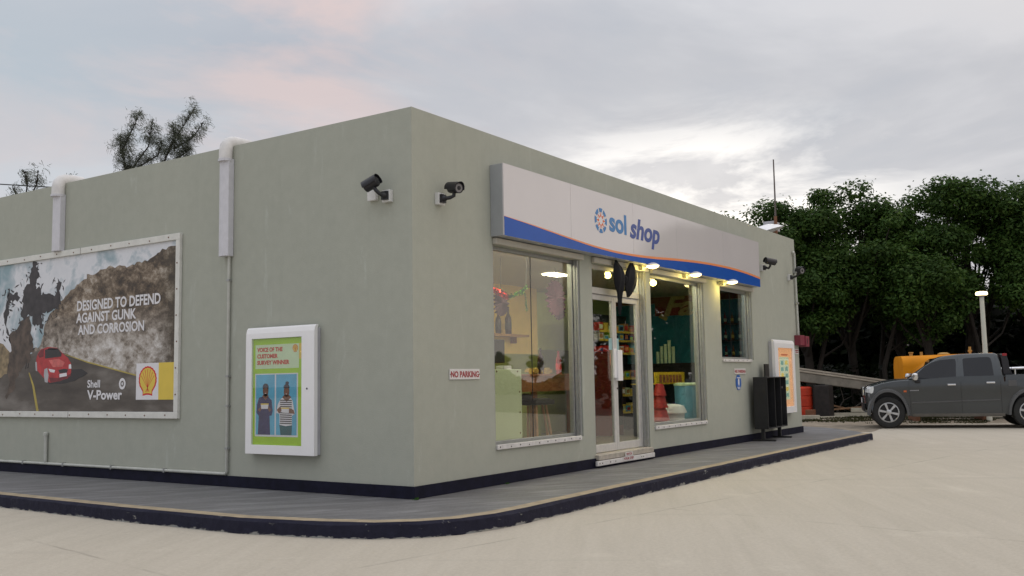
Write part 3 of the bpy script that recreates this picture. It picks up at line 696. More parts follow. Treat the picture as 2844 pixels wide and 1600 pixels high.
mlist = ['p_sky', 'p_rock', 'p_road', 'p_yel', 'p_bank', 'p_dark', 'p_brown', 'p_red', 'p_redd', 'p_black', 'p_white', 'p_gold', 'p_grey', 'p_hood']
mb = MB(BM); mb.cur = 0; mb.box(fw+.001, fw+.001, .0, BW-fw-.001, BH-fw-.001, .014)
def art(key, m, lev, amp=0., step=.1, seed=1):
    mb.cur = mlist.index(m); p = Q[key]
    if amp: p = jag(p, amp, step, seed)
    p = [(min(BW-fw-.002, max(fw+.002, a)), min(BH-fw-.002, max(fw+.002, b))) for a, b in p]
    mb.prism(p, .0145, .0145+lev*.0003)
art('cliff', 'p_rock', 1, .022, .05, 3); art('road', 'p_road', 2); art('bank', 'p_bank', 3, .03, .08, 2)
art('yel1', 'p_yel', 4); art('yel2', 'p_yel', 4); art('sp3', 'p_brown', 5, .05, .06, 6); art('sp2', 'p_dark', 6, .035, .04, 7); art('sp1', 'p_dark', 7, .045, .04, 8)
rr = random.Random(11)
mb.cur = mlist.index('p_dark')
for i in range(150):
    a, b = random.Random(i).choice(Q['sp1']+Q['sp2']+Q['sp3'][:6]); a += rr.uniform(-.14, .14); b += rr.uniform(-.13, .13); r_ = rr.uniform(.004, .016)
    an = rr.uniform(0, 3); L_ = r_*rr.uniform(1.5, 6)
    b = min(b, 2.2); mb.prism([(a+L_*math.cos(an), b+L_*math.sin(an)), (a-r_*math.sin(an), b+r_*math.cos(an)), (a-L_*math.cos(an), b-L_*math.sin(an)), (a+r_*math.sin(an), b-r_*math.cos(an))], .0145, .01665+i*.000002)
art('shadow', 'p_black', 9, .01, .1); art('carbody', 'p_red', 10); art('lower', 'p_redd', 11); art('carws', 'p_black', 12); art('carside', 'p_redd', 12)
art('hood', 'p_hood', 12); art('roofl', 'p_hood', 12); art('whl1', 'p_grey', 12); art('whl2', 'p_grey', 12); art('grille', 'p_black', 12); art('hl1', 'p_white', 13); art('hl2', 'p_white', 13); art('plate', 'p_white', 13)
mb.cur = mlist.index('p_white'); mb.box(4.575, .237, .0145, 5.035, .704, .0190)
mb.cur = mlist.index('p_gold'); mb.box(5.036, .237, .0145, BW-fw-.002, .704, .0190)
mb.build('poster', mlist, t)
mb = MB(BM); w0, w1 = .0187, .0194
text(mb, 'DESIGNED TO DEFEND', 3.215, 1.455, 5.05, 1.60, w0, w1, 0, .028); text(mb, 'AGAINST GUNK', 3.2, 1.29, 4.55, 1.43, w0, w1, 0, .028); text(mb, 'AND CORROSION', 3.25, 1.125, 4.72, 1.262, w0, w1, 0, .028)
text(mb, 'Shell', 3.5, .402, 3.79, .507, w0, w1, 0, .02); text(mb, 'V-Power', 3.5, .24, 4.28, .37, w0, w1, 0, .03)
n_ = 18
for k in range(n_):
    a0, a1 = 360*k/n_, 360*(k+1)/n_
    mb.prism(ell(4.28, .447, .072, .075, 1, a0, a1)+ell(4.28, .447, .038, .04, 1, a0, a1)[::-1], w0, w1)
mb.prism(ell(4.28, .447, .02, .02, 8), w0, w1)
mb.build('lettering', 'p_white', t)
def shell(M4, cx, cy, w, h, w0, parent):
    mb = MB(M4)
    def scallop(sx, sy):
        p = []
        for i in range(29):
            a = R(-28+236*i/28); rad = 1+.018*math.cos(i*math.pi)
            p.append((cx+math.cos(a)*w*.5*sx*rad, cy+.06*h+math.sin(a)*h*.46*sy*rad))
        return p[0:29]+[(cx-.27*w*sx, cy-.36*h*sy), (cx-.27*w*sx, cy-.5*h*sy), (cx-.08*w, cy-.47*h*sy), (cx+.08*w, cy-.47*h*sy), (cx+.27*w*sx, cy-.5*h*sy), (cx+.27*w*sx, cy-.36*h*sy)]
    mb.cur = 0; mb.prism(scallop(1, 1), w0, w0+.0006)
    mb.cur = 1; mb.prism(scallop(.86, .87), w0, w0+.0011)
    mb.cur = 0
    for i in range(7):
        a = R(90+(i-3)*22); b = (cx+(i-3)*.035*w, cy-.36*h); L_ = .66*h*(1-.045*abs(i-3)) if abs(i-3) < 3 else .5*h
        e_ = (cx+math.cos(a)*w*.40, cy+.05*h+math.sin(a)*h*.37); q = .014*w
        mb.prism([(b[0]-q*.4, b[1]), (b[0]+q*.4, b[1]), (e_[0]+q, e_[1]), (e_[0]-q, e_[1])], w0, w0+.0016)
    return mb.build('emblem', ['p_shellred', 'p_gold'], parent)
shell(BM, 4.815, .472, .37, .37, .0191, t)

# ------------------------------------------------------------ poster light boxes
def casing_profile(wd, h):
    return [(0, 0), (0, h), (.0, h), (wd*.55, h), (wd*.8, h-.03), (wd, h-.11), (wd, 0)]
def lightbox(t, Mx, W_, H_, wd, rail):
    # hollow casing: side profile with a rounded top, extruded across the width
    mb = MB(Mx)
    mb.box(.008, .006, .0, W_-.008, H_-.036, wd*.72); mb.build('back_box', mat('grey_box_side', (.42, .42, .45), .45), t, bevel=.004, seg=1)
    prof = [(wd*.72, .0), (wd*.72, H_-.035), (wd*.60, H_-.02), (wd*.60, H_), (wd*1.0, H_-.0), (wd*1.25, H_-.02), (wd*1.42, H_-.07), (wd*1.45, H_-.15), (wd*1.45, 0)]
    mb = MB(Mx)
    i0, i1, j0, j1 = rail
    # four rails around the picture opening, top one curved
    def sl(pr, u0, u1):
        n = len(pr); mb.add([(u0, q[1], q[0]) for q in pr]+[(u1, q[1], q[0]) for q in pr], [tuple(range(n)), tuple(range(n, 2*n))[::-1]]+[(i, n+i, n+(i+1) % n, (i+1) % n) for i in range(n)])
    sl(prof, 0, i0); sl(prof, i1, W_)
    topp = [(wd*.72, j1), (wd*.72, H_-.035), (wd*.60, H_-.02), (wd*.60, H_), (wd*1.0, H_), (wd*1.25, H_-.02), (wd*1.42, H_-.07), (wd*1.449, H_-.15) if H_-.15 > j1+.002 else (wd*1.449, j1+.002), (wd*1.449, j1)]
    sl(topp, i0, i1); mb.box(i0, 0, wd*.72, i1, j0, wd*1.449)
    return mb.build('casing', 'whiteplast', t, bevel=.004, seg=1)
t = thing('poster_box', 'white wall box with a lime green survey winner poster of two smiling people', 'poster box', (0, 1.87, .405), group='wall poster boxes')
PM = SIDE(2.43, .405, .0); wd = .075
lightbox(t, PM, 1.11, 1.445, wd, (.097, .912, .103, 1.314))
mb = MB(PM); pl_ = ['p_lime', 'p_pale', 'p_gold', 'p_sky2', 'p_white', 'p_skin', 'p_navy', 'p_teal', 'p_hair', 'p_shellred', 'p_black']
z_ = wd*1.1; mb.cur = 0; mb.box(.098, .104, wd*.74, .911, 1.313, z_)
def pp(pts, m, lev): mb.cur = pl_.index(m); mb.prism(pts, z_+.0003, z_+lev*.0012)
pp([(.137, .968), (.848, .968), (.848, 1.242), (.137, 1.242)], 'p_pale', 1); pp([(.850, 1.07), (.910, 1.07), (.910, 1.244), (.850, 1.244)], 'p_gold', 1)
pp([(.134, .198), (.834, .198), (.834, .912), (.134, .912)], 'p_white', 1); pp([(.150, .218), (.461, .218), (.461, .900), (.150, .900)], 'p_sky2', 2); pp([(.484, .218), (.815, .218), (.815, .900), (.484, .900)], 'p_sky2', 2)
pp([(0.205, 0.639), (0.266, 0.65), (.31, .66), (0.353, 0.65), (0.413, 0.608), (0.431, 0.49), (0.415, 0.437), (0.38, 0.431), (0.391, 0.219), (0.187, 0.219), (0.202, 0.43), (0.163, 0.466), (0.171, 0.561)], 'p_navy', 3)
pp([(.285, .68), (.345, .68), (.365, .655), (.315, .61), (.26, .655)], 'p_skin', 4); pp(ell(.314, .715, .045, .065, 18), 'p_skin', 4)
pp(ell(.314, .755, .047, .045, 14, 0, 180)+[(.27, .735), (.30, .748), (.33, .748), (.358, .735)], 'p_hair', 5)
pp([(.19, .50), (.25, .55), (.26, .52), (.22, .475)], 'p_skin', 4); pp([(.34, .53), (.36, .55), (.41, .50), (.38, .475)], 'p_skin', 4)
pp([(0.235, 0.573), (0.367, 0.573), (0.354, 0.511), (0.246, 0.511)], 'p_white', 5); pp([(0.235, 0.573), (0.367, 0.573), (0.364, 0.558), (0.238, 0.558)], 'p_gold', 6)
pp([(.303, .690), (.325, .690), (.319, .684), (.309, .684)], 'p_white', 6)
pp([(0.54, 0.345), (0.744, 0.345), (0.736, 0.219), (0.561, 0.219)], 'p_teal', 3)
pp([(0.558, 0.619), (0.617, 0.648), (0.709, 0.642), (0.75, 0.607), (0.789, 0.457), (0.743, 0.433), (0.744, 0.329), (0.644, 0.319), (0.547, 0.333), (0.542, 0.456), (0.491, 0.467), (0.516, 0.561)], 'p_white', 4)
for k in range(12):
    zz_ = .345+k*.0235; pp([(.553, zz_), (.742, zz_-.004), (.742, zz_+.007), (.553, zz_+.011)], 'p_black', 5)
pp([(.615, .665), (.70, .665), (.73, .64), (.66, .59), (.59, .64)], 'p_skin', 5); pp(ell(.656, .705, .043, .06, 18), 'p_skin', 5)
pp([(.50, .50), (.56, .54), (.58, .49), (.54, .46)], 'p_skin', 6); pp([(.70, .52), (.77, .50), (.79, .455), (.70, .465)], 'p_skin', 6)
pp(ell(.656, .745, .046, .045, 14, 0, 180), 'p_hair', 6); pp(ell(.665, .800, .026, .02, 12), 'p_hair', 6)
pp([(0.575, 0.526), (0.703, 0.526), (0.693, 0.465), (0.584, 0.47)], 'p_white', 7); pp([(0.575, 0.526), (0.703, 0.526), (0.701, 0.512), (0.577, 0.512)], 'p_gold', 8)
pp([(.645, .682), (.669, .682), (.663, .675), (.651, .675)], 'p_white', 7)
mb.build('poster', pl_, t)
mb = MB(PM); w0 = z_+.0014
text(mb, 'VOICE OF THE', .167, 1.160, .585, 1.211, w0, w0+.0012, 0, .045); text(mb, 'CUSTOMER', .168, 1.086, .508, 1.137, w0, w0+.0012, 0, .045); text(mb, 'SURVEY WINNER', .168, 1.012, .698, 1.063, w0, w0+.0012, 0, .045)
mb.build('lettering', mat('orange_red_lettering', (.55, .07, .03), .45), t)
shell(PM, .790, 1.188, .085, .085, z_+.0014, t)
mb = MB(PM); mb.box(.099, .105, wd*1.30, .910, 1.312, wd*1.34); mb.build('cover_pane', 'cover', t)
mb = MB(PM); mb.lathe([(.012, 0), (.010, .004)], (1.0, .735, wd*1.45), (0, 0, 1), 10); mb.build('lock', 'black', t)

t = thing('poster_box', 'white wall box with a peach backlit menu poster behind the black display stand', 'poster box', (11.45, 0, .445), group='wall poster boxes')
PM = FRONT(10.86, .445, .0)
lightbox(t, PM, 1.22, 1.46, .09, (.20, 1.10, .13, 1.30))
pk = ['peach', 'paleprint', 'tealprint', 'yelprint', 'redprint']
M['peach'] = emit('backlit_peach', (.95, .52, .26), .42); M['paleprint'] = emit('backlit_pale', (.62, .72, .50), .40); M['tealprint'] = emit('backlit_teal', (.22, .45, .38), .3); M['yelprint'] = emit('backlit_yellow', (.80, .62, .12), .36); M['redprint'] = emit('backlit_red', (.7, .2, .1), .3)
mb = MB(PM); z_ = .10; mb.cur = 0; mb.box(.201, .131, .07, 1.099, 1.299, z_)
mb.cur = 1; mb.prism([(.34, .27), (.90, .27), (.90, 1.12), (.34, 1.12)], z_+.0003, z_+.001)
rr = random.Random(3)
for r_ in range(6):
    for c_ in range(2):
        mb.cur = rr.choice([2, 3, 2, 3, 2]); u = .40+c_*.26; v = .32+r_*.13
        mb.prism(jag([(u, v), (u+.17, v), (u+.16, v+.085), (u+.02, v+.08)], .014, .06, r_*3+c_), z_+.0003, z_+.002)
mb.cur = 4; mb.box(.45, 1.15, z_+.0003, .85, 1.18, z_+.001)
mb.build('poster', pk, t)
mb = MB(PM); mb.box(.201, .131, .116, 1.099, 1.299, .119); mb.build('cover_pane', 'cover', t)

# ------------------------------------------------------------ signs on the wall
def noparking(x0, z0, x1, z1, label):
    t = thing('no_parking_sign', label, 'sign', ((x0+x1)/2, 0, (z0+z1)/2))
    mb = MB(FRONT(x0, z0, .001)); w_, h_ = x1-x0, z1-z0
    mb.box(0, 0, 0, w_, h_, .012); mb.build('plate', 'platewhite', t, bevel=.003, seg=1)
    mb = MB(FRONT(x0, z0, .001)); text(mb, 'NO PARKING', .02, h_*.2, w_-.02, h_*.8, .012, .014, 0, .03); mb.build('lettering', 'redtext', t)
    mb = MB(FRONT(x0, z0, .001)); mb.lathe([(.007, 0), (.006, .004)], (.012, h_/2, .012), (0, 0, 1), 8); mb.lathe([(.007, 0), (.006, .004)], (w_-.01, h_/2, .012), (0, 0, 1), 8); mb.build('screw', 'rust', t)
noparking(.60, 1.21, 1.155, 1.325, 'white no parking sign beside the tallest corner of the shop')
noparking(8.985, 1.235, 9.54, 1.335, 'white no parking sign below the small high window')
t = thing('notice_sign', 'blue octagonal notice with a white pictogram under a no parking sign', 'sign', (9.17, 0, 1.085))
mb = MB(FRONT(9.17, 1.085, .001)); mb.prism([(.135*math.cos(R(22.5+45*k)), .145*math.sin(R(22.5+45*k))) for k in range(8)], 0, .01); mb.build('plate', 'blueplate', t)
mb = MB(FRONT(9.17, 1.085, .001))
mb.box(-.09, .075, .01, .09, .09, .012); mb.box(-.07, -.095, .01, .07, -.082, .012); mb.box(-.06, -.118, .01, .06, -.106, .012)
mb.prism([(-.035, .05), (.035, .05), (.035, -.01), (.02, -.06), (-.005, -.06), (-.035, -.02)], .01, .012); mb.prism(ell(0, .055, .022, .014, 10), .0125, .0135)
mb.build('pictogram', 'p_white', t)

# ------------------------------------------------------------ surveillance cameras
def cctv(label, base, nrm, arm, head, aim, L_=.21, r_=.046, spare=None, boxw=.062):
    t = thing('security_camera', label, 'security camera', base, group='security cameras on the shop wall')
    b = Vector(base); n_ = Vector(nrm); side = Vector((0, 0, 1)).cross(n_)
    Mx = frame(b, side, (0, 0, 1))
    mb = MB(Mx); mb.box(-boxw*.9, -.065, .001, boxw*.9, .065, .055); mb.build('junction_box', 'white', t, bevel=.006)
    if spare:
        mb = MB(frame(b+Vector(spare), side, (0, 0, 1))); mb.box(-.06, -.055, .001, .06, .055, .05); mb.build('junction_box', 'white', t, bevel=.006)
    mb = MB(Mx); mb.box(-.04, -.045, .055, .04, .045, .085); mb.lathe([(.038, .084), (.03, .105), (.022, .12)], (0, 0, 0), (0, 0, 1), 16)
    mb.M = None; mb.tube([b+n_*.105]+[Vector(p) for p in arm]+[Vector(head)-Vector(aim).normalized()*.0], [.021]*(len(arm)+2), 10)
    mb.build('bracket', 'dark', t, smooth=True)
    a = Vector(aim).normalized(); h = Vector(head); c0 = h-a*L_/2
    mb = MB(); mb.lathe([(r_*.55, 0), (r_*.9, .01), (r_, .03), (r_, L_), (r_*.86, L_+.001), (r_*.84, L_-.012)], c0, a, 20); mb.build('body', 'dark', t, smooth=True)
    # sunshield: upper arc shell that overhangs the lens
    s_ = a.cross(Vector((0, 0, 1))).normalized(); u_ = s_.cross(a); vs = []; k = 12
    for q in (-.01, L_+.035):
        for rad in (r_*1.10, r_*1.20):
            for j in range(k+1):
                an = R(-15+210*j/k); vs.append(c0+a*(q-(0 if q < 0 else .03*abs(math.cos(an))))+s_*math.cos(an)*rad+u_*math.sin(an)*rad)
    m_ = k+1; fs = []
    for j in range(k):
        fs += [(j, j+1, 2*m_+j+1, 2*m_+j), (m_+j, 3*m_+j, 3*m_+j+1, m_+j+1), (j, m_+j, m_+j+1, j+1), (2*m_+j, 2*m_+j+1, 3*m_+j+1, 3*m_+j)]
    fs += [(0, 2*m_, 3*m_, m_), (k, m_+k, 3*m_+k, 2*m_+k)]
    mb = MB(); mb.add(vs, fs); mb.build('sunshield', 'dark', t, smooth=True)
    mb = MB(); mb.lathe([(r_*.82, 0), (r_*.82, .003), (r_*.45, .004)], c0+a*(L_-.008), a, 20); ln = mb.build('lens_ring', mat('grey_lens_ring', (.22, .21, .21), .4), t, smooth=True)
    mb = MB(); mb.lathe([(r_*.40, 0), (r_*.36, .006), (r_*.1, .009)], c0+a*(L_-.004), a, 16); mb.build('lens', 'black', ln, smooth=True)
    return t
cctv('dark security camera on the billboard wall, tilted down along the wall', (-.0, .315, 3.17), (-1, 0, 0), [(-.14, .33, 3.185), (-.16, .36, 3.22)], (-.17, .41, 3.295), (-.15, 1, -.42), .165, .060, spare=(0, .21, .03))
cctv('dark security camera on the shop front between the corner and the sign', (.44, 0, 3.165), (0, -1, 0), [(.46, -.15, 3.17), (.49, -.18, 3.19)], (.49, -.19, 3.275), (-.25, -.92, -.14), .17, .058)
cctv('dark security camera just past the end of the sign', (10.64, 0, 3.30), (0, -1, 0), [(10.62, -.16, 3.28), (10.60, -.20, 3.32)], (10.55, -.22, 3.40), (.75, -.5, -.12), .22, .058)
cctv('round grey camera near the far end of the shop front', (12.28, 0, 3.24), (0, -1, 0), [(12.28, -.16, 3.25), (12.25, -.24, 3.30)], (12.22, -.28, 3.36), (-.4, -.9, -.1), .12, .07)

# ------------------------------------------------------------ pipes
def elbow(p0, dirs, r, n=8):
    return p0
def downpipe(y, zb, w_, label, lip):
    t = thing('downpipe', label, 'downpipe', (0, y, zb), group='white downpipes on the billboard wall')
    mb = MB(); mb.prism([(-.002, y-w_/2), (-.002, y+w_/2), (-.085, y+w_/2), (-.11, y+w_*.12), (-.11, y-w_*.12), (-.085, y-w_/2)], zb, 3.93, 2); mb.build('box_duct', 'pipewhite', t, bevel=.004, seg=1)
    mb = MB(); mb.tube([(-.062, y, 3.925), (-.062, y, 4.03), (-.05, y, 4.09), (-.02, y, 4.13), (.03, y-.01, 4.15), (.12, y-.02, 4.152), (.28, y-.02, 4.152)], w_*.48, 16); mb.build('elbow', mat('white_elbow', (.66, .645, .63), .5), t, smooth=True)
    mb = MB(); mb.lathe([(w_*.54, 0), (w_*.54, .03)], (-.062, y, 3.90), (0, 0, 1), 16); mb.build('collar', 'pipewhite', t, smooth=True)
    if lip:
        mb = MB(); mb.tube([(.28, y-.02, 4.14), (.55, y-.03, 4.13)], w_*.5, 12); mb.build('roof_pipe', 'black', t, smooth=True)
    return t
downpipe(2.875, 2.74, .17, 'white boxed downpipe between the billboard and the poster box', True)
downpipe(6.45, 3.122, .19, 'white boxed downpipe that ends on top of the billboard', False)
t = thing('conduit_pipe', 'thin pale pipe running down the wall and along the navy skirting', 'pipe', (0, 2.84, .14))
r_ = .019
mb = MB(); mb.tube([(-.028, 2.835, 2.74), (-.028, 2.84, .175), (-.028, 2.86, .152), (-.028, 2.90, .15), (-.028, 9.4, .15)], r_, 10); mb.build('pipe', 'pipeoff', t, smooth=True)
mb = MB()
for z in (2.45, 1.30, .95, .45): mb.box(-.05, 2.812, z-.012, -.002, 2.862, z+.012)
for y in (4.0, 5.1, 6.2, 7.2): mb.box(-.05, y-.012, .125, -.002, y+.012, .176)
mb.build('clip', 'alu', t)
t = thing('stub_pipe', 'short upright pale pipe below the billboard', 'pipe', (0, 6.64, .16))
mb = MB(); mb.tube([(-.03, 6.64, .172), (-.03, 6.65, .555)], .024, 10); mb.build('pipe', 'pipeoff', t, smooth=True)
mb = MB(); mb.lathe([(.033, 0), (.033, .04), (.02, .05)], (-.03, 6.65, .535), (0, 0, 1), 12); mb.build('cap', 'pipeoff', t, smooth=True)
t = thing('conduit_pipe', 'grey cable pipe down the far corner of the shop front', 'pipe', (12.70, 0, 2.0))
mb = MB(); mb.tube([(12.55, -.035, 3.78), (12.60, -.035, 3.81), (12.645, -.035, 3.77), (12.65, -.035, 3.3), (12.68, -.035, 2.04)], .026, 10); mb.build('pipe', 'pipeoff', t, smooth=True)
mb = MB(); mb.box(12.60, -.07, 3.36, 12.70, -.002, 3.44); mb.box(12.62, -.07, 2.7, 12.71, -.002, 2.74); mb.build('clip', 'alu', t)
t = thing('alarm_box', 'small dark red box on the far corner of the shop', 'alarm', (12.72, -.1, 1.92))
mb = MB(); mb.box(12.50, -.135, 1.825, 12.79, -.002, 2.035); mb.box(12.79, -.16, 1.80, 13.02, .04, 2.02); mb.build('box', mat('maroon_paint', (.20, .025, .045), .5), t, bevel=.008)
mb = MB(); mb.box(12.86, -.163, 1.86, 12.90, -.161, 1.97); mb.build('slot', 'black', t)
t = thing('notice_sign', 'tiny faded notice below the dark red box', 'sign', (12.62, 0, 1.70))
mb = MB(FRONT(12.50, 1.64, .001)); mb.box(0, 0, 0, .24, .11, .006); mb.build('plate', 'platewhite', t)
mb = MB(FRONT(12.50, 1.64, .001)); mb.box(.02, .065, .006, .22, .085, .008); mb.box(.03, .03, .006, .20, .048, .008); mb.build('red_lines', 'redtext', t)

# weeds at the wall foot
M['weed'] = leaf_mat('weed_leaves', (.03, .09, .015), (.05, .14, .02), (.08, .18, .03))
def weed(x, y, s, label, seed):
    rnd = random.Random(seed); mb = MB()
    for i in range(22):
        a = rnd.uniform(0, 6.28); r0 = rnd.uniform(.0, .5)*s; h = rnd.uniform(.3, 1)*s*.6
        cx, cy = x+math.cos(a)*r0*1.6, y-abs(math.sin(a))*r0*.7; w_ = .25*s
        b = rnd.uniform(0, 6.28); dx, dy = math.cos(b)*w_, math.sin(b)*w_
        mb.add([(cx, cy, .0), (cx+dx*.5-dy*.4, cy+dy*.5+dx*.4, h*.7), (cx+dx, cy+dy, h), (cx+dx*.5+dy*.4, cy+dy*.5-dx*.4, h*.6)], [(0, 1, 2, 3)])
    tag(mb.build('weed_plant', 'weed'), label, 'weed')
weed(-.06, -.07, .06, 'tiny green weed at the foot of the shop corner', 1); weed(1.6, -.06, .045, 'tiny weed at the skirting under the first tall window', 2)

# ------------------------------------------------------------ black display stand
t = thing('display_stand', 'black steel notice stand on two feet by the far wall', 'stand', (9.67, -.35, 0), 0)
import math as _m
ang = math.atan2(.10, 1.45); SM = frame((9.67, -.36, 0), (math.cos(ang), math.sin(ang), 0), (0, 0, 1))   # w points to the forecourt
SW = 1.36
mb = MB(SM); mb.box(0, .22, -.26, SW, 1.175, -.245)      # back sheet
mb.box(0, .22, -.245, .02, 1.175, 0); mb.box(SW-.02, .22, -.245, SW, 1.175, 0); mb.box(.02, 1.155, -.245, SW-.02, 1.174, 0); mb.box(.02, .22, -.245, SW-.02, .24, 0)
mb.build('cabinet', 'black', t, bevel=.003, seg=1)
for u in (.52, .95):
    mb = MB(SM); mb.box(u, .24, -.244, u+.03, 1.155, -.004); mb.build('divider', 'black', t)
for u in (.06, SW-.16):
    mb = MB(SM); mb.box(u, .03, -.16, u+.06, .219, -.10); mb.build('leg', 'black', t)
    mb = MB(SM); mb.box(u, .0, -.32, u+.06, .03, .10); mb.build('foot', 'black', t, bevel=.003, seg=1)
mb = MB(SM); mb.box(.62, 1.176, -.22, .88, 1.42, -.19); mb.build('upright_board', 'black', t)
mb = MB(SM); mb.box(.98, .95, -.06, 1.02, .99, .02); mb.build('latch', 'bolt', t)
mb = MB(SM); rr = random.Random(8)
M['leaflet'] = mat('faded_leaflets', (.16, .15, .14), .6, var=.9, vscale=25)
for (u0, u1) in ((.60, .88), (1.03, 1.28)):
    for v in (.30, .44, .58, .70): mb.box(u0+rr.uniform(0, .03), v, -.243, u1-rr.uniform(0, .04), v+.10, -.232)
mb.build('leaflets', 'leaflet', t)
mb = MB(SM); mb.box(1.03, .96, -.243, 1.26, 1.12, -.236); mb.box(1.05, .72+.08, -.231, 1.25, .93, -.226); mb.build('stickers', mat('peach_sticker', (.50, .35, .24), .5, var=.3), t)
mb = MB(SM); mb.box(1.06, .50, -.228, 1.24, .58, -.22); mb.build('card', 'p_white', t)

# ------------------------------------------------------------ things behind the glass
M['wood'] = mat('varnished_wood', (.24, .085, .025), .4, var=.3, vscale=5)
M['wood2'] = mat('light_wood', (.42, .22, .10), .5, var=.2, vscale=8)
M['fridge'] = mat('pale_green_panel', (.53, .60, .42), .5, var=.04, vscale=3)
t = thing('cabinet', 'pale green cabinet back standing against the window glass', 'cabinet', (1.9, .32, .1))
mb = MB(); mb.box(1.2, .17, .44, 2.29, .55, 1.325); mb.box(1.22, .19, .10, 2.27, .53, .44); mb.build('carcass', 'fridge', t, bevel=.005, seg=1)
mb = MB()
for a, b in ((1.75, 1.30), (2.2, 1.30), (2.24, 1.05), (2.24, .80), (2.24, .55), (1.95, .47), (1.6, .47)): mb.lathe([(.012, 0), (.010, .004)], (a, .169, b), (0, -1, 0), 8)
mb.build('screw', 'rust', t)
tag_ = None
mb = MB(); mb.box(1.95, .2, 1.326, 2.12, .32, 1.37); tag(mb.build('tissue_box', 'p_white', None, bevel=.008), 'small white box on top of the pale green cabinet', 'box')
t = thing('coffee_machine', 'dark red and black machine behind the pale cabinet', 'machine', (1.95, .8, .1))
mb = MB(); mb.box(1.5, .65, .10, 2.75, 1.1, 1.22); mb.build('base_unit', 'dark', t); mb = MB(); mb.box(1.6, .68, 1.22, 2.68, 1.05, 1.34); mb.build('tray', mat('dark_red_tray', (.16, .015, .012), .4), t)
mb = MB(); mb.box(1.6, .68, 1.42, 2.68, 1.08, 1.72); mb.box(1.6, .95, 1.34, 2.68, 1.08, 1.42); mb.build('body', 'dark', t, bevel=.01)
t = thing('bar_table', 'tall varnished wooden bar table behind the first window', 'table', (3.3, .8, .1))
mb = MB(); mb.box(2.62, .45, 1.235, 4.3, 1.25, 1.27); mb.build('tabletop', 'wood', t, bevel=.006)
mb = MB(); mb.prism([(2.64, 1.234), (4.28, 1.234), (4.16, 1.04), (2.64, 1.04)], .47, .50, 1); mb.build('apron', 'wood', t)
for (x, y) in ((2.50, .40), (4.12, .55), (4.12, 1.15), (2.75, 1.15)):
    mb = MB(); mb.box(x, y, .10, x+.07, y+.07, 1.234 if x > 2.6 else 1.30); mb.build('leg', 'wood', t)
for i, x in enumerate((3.25, 3.95)):
    t = thing('bar_stool', ('dark-seated bar stool with pale splayed legs near the cabinet', 'dark-seated bar stool with pale splayed legs near the door pier')[i], 'stool', (x, .9, .1), group='bar stools under the wooden table')
    y = .62+.5*i
    mb = MB(); mb.box(x-.24, y-.2, .86, x+.24, y+.2, .93); mb.build('seat', 'dark', t, bevel=.03); mb = MB(); mb.box(x-.24, y+.17, .93, x+.24, y+.2, 1.0); mb.build('backrest', 'dark', t, bevel=.01)
    for a in (-1, 1):
        for b in (-1, 1):
            mb = MB(); mb.tube([(x+a*.12, y+b*.12, .87), (x+a*.22, y+b*.2, .10)], [.016, .02], 8); mb.build('leg', 'wood2', t)
bottle_p = [(.0, 0), (.042, 0), (.042, .19), (.038, .22), (.016, .27), (.015, .33), (.017, .335), (.0, .336)]
def bottle(x, y, z, s, m, label, group, cap='p_shellred'):
    t = thing('bottle', label, 'bottle', (x, y, z), group=group)
    mb = MB(); mb.lathe([(max(r, .002)*s, h*s) for r, h in bottle_p], (x, y, z), (0, 0, 1), 12); mb.build('glass_body', m, t, smooth=True)
    mb = MB(); mb.lathe([(.044*s, .06*s), (.044*s, .15*s)], (x, y, z), (0, 0, 1), 12); mb.build('sleeve', cap, t, smooth=True)
M['winebot'] = mat('dark_bottle', (.035, .012, .018), .15); M['redsauce'] = mat('red_sauce', (.28, .02, .03), .25); M['amber'] = mat('amber_bottle', (.30, .12, .02), .2)
bottle(3.45, .62, 1.271, 1.05, 'winebot', 'stout dark bottle on the bar table', None, 'p_hair'); bottle(3.86, .58, 1.271, .95, 'redsauce', 'slim red bottle at the far end of the bar table', None, 'p_shellred')
mb = MB(); rr = random.Random(5)
for i in range(40):
    a = rr.uniform(0, 6.28); r_ = rr.uniform(0, .26); mb.box(3.55+math.cos(a)*r_-.03, .72+math.sin(a)*r_*.5-.02, 1.272+rr.uniform(0, .05), 3.55+math.cos(a)*r_+.03, .72+math.sin(a)*r_*.5+.02, 1.30+rr.uniform(.02, .06))
tag(mb.build('snack_packets', mat('yellow_packets', (.55, .42, .14), .5, var=.2, vscale=20)), 'heap of yellow snack packets on the bar table', 'snacks')
t = thing('wall_shelf', 'shelf on the yellow back wall under two bottles', 'shelf', (5.2, 3.8, 1.9))
mb = MB(); mb.box(6.3, 3.7, 2.02, 7.95, 3.969, 2.06); mb.build('board', 'wood2', t); mb = MB(); mb.box(6.5, 3.85, 1.9, 6.54, 3.969, 2.02); mb.box(7.7, 3.85, 1.9, 7.74, 3.969, 2.02); mb.build('bracket', 'wood', t)
bottle(7.05, 3.8, 2.06, 1.25, 'winebot', 'dark wine bottle on the yellow wall shelf nearer the corner', None, 'p_hair'); bottle(7.38, 3.8, 2.06, 1.45, 'winebot', 'taller dark wine bottle on the yellow wall shelf', None, 'p_hair')
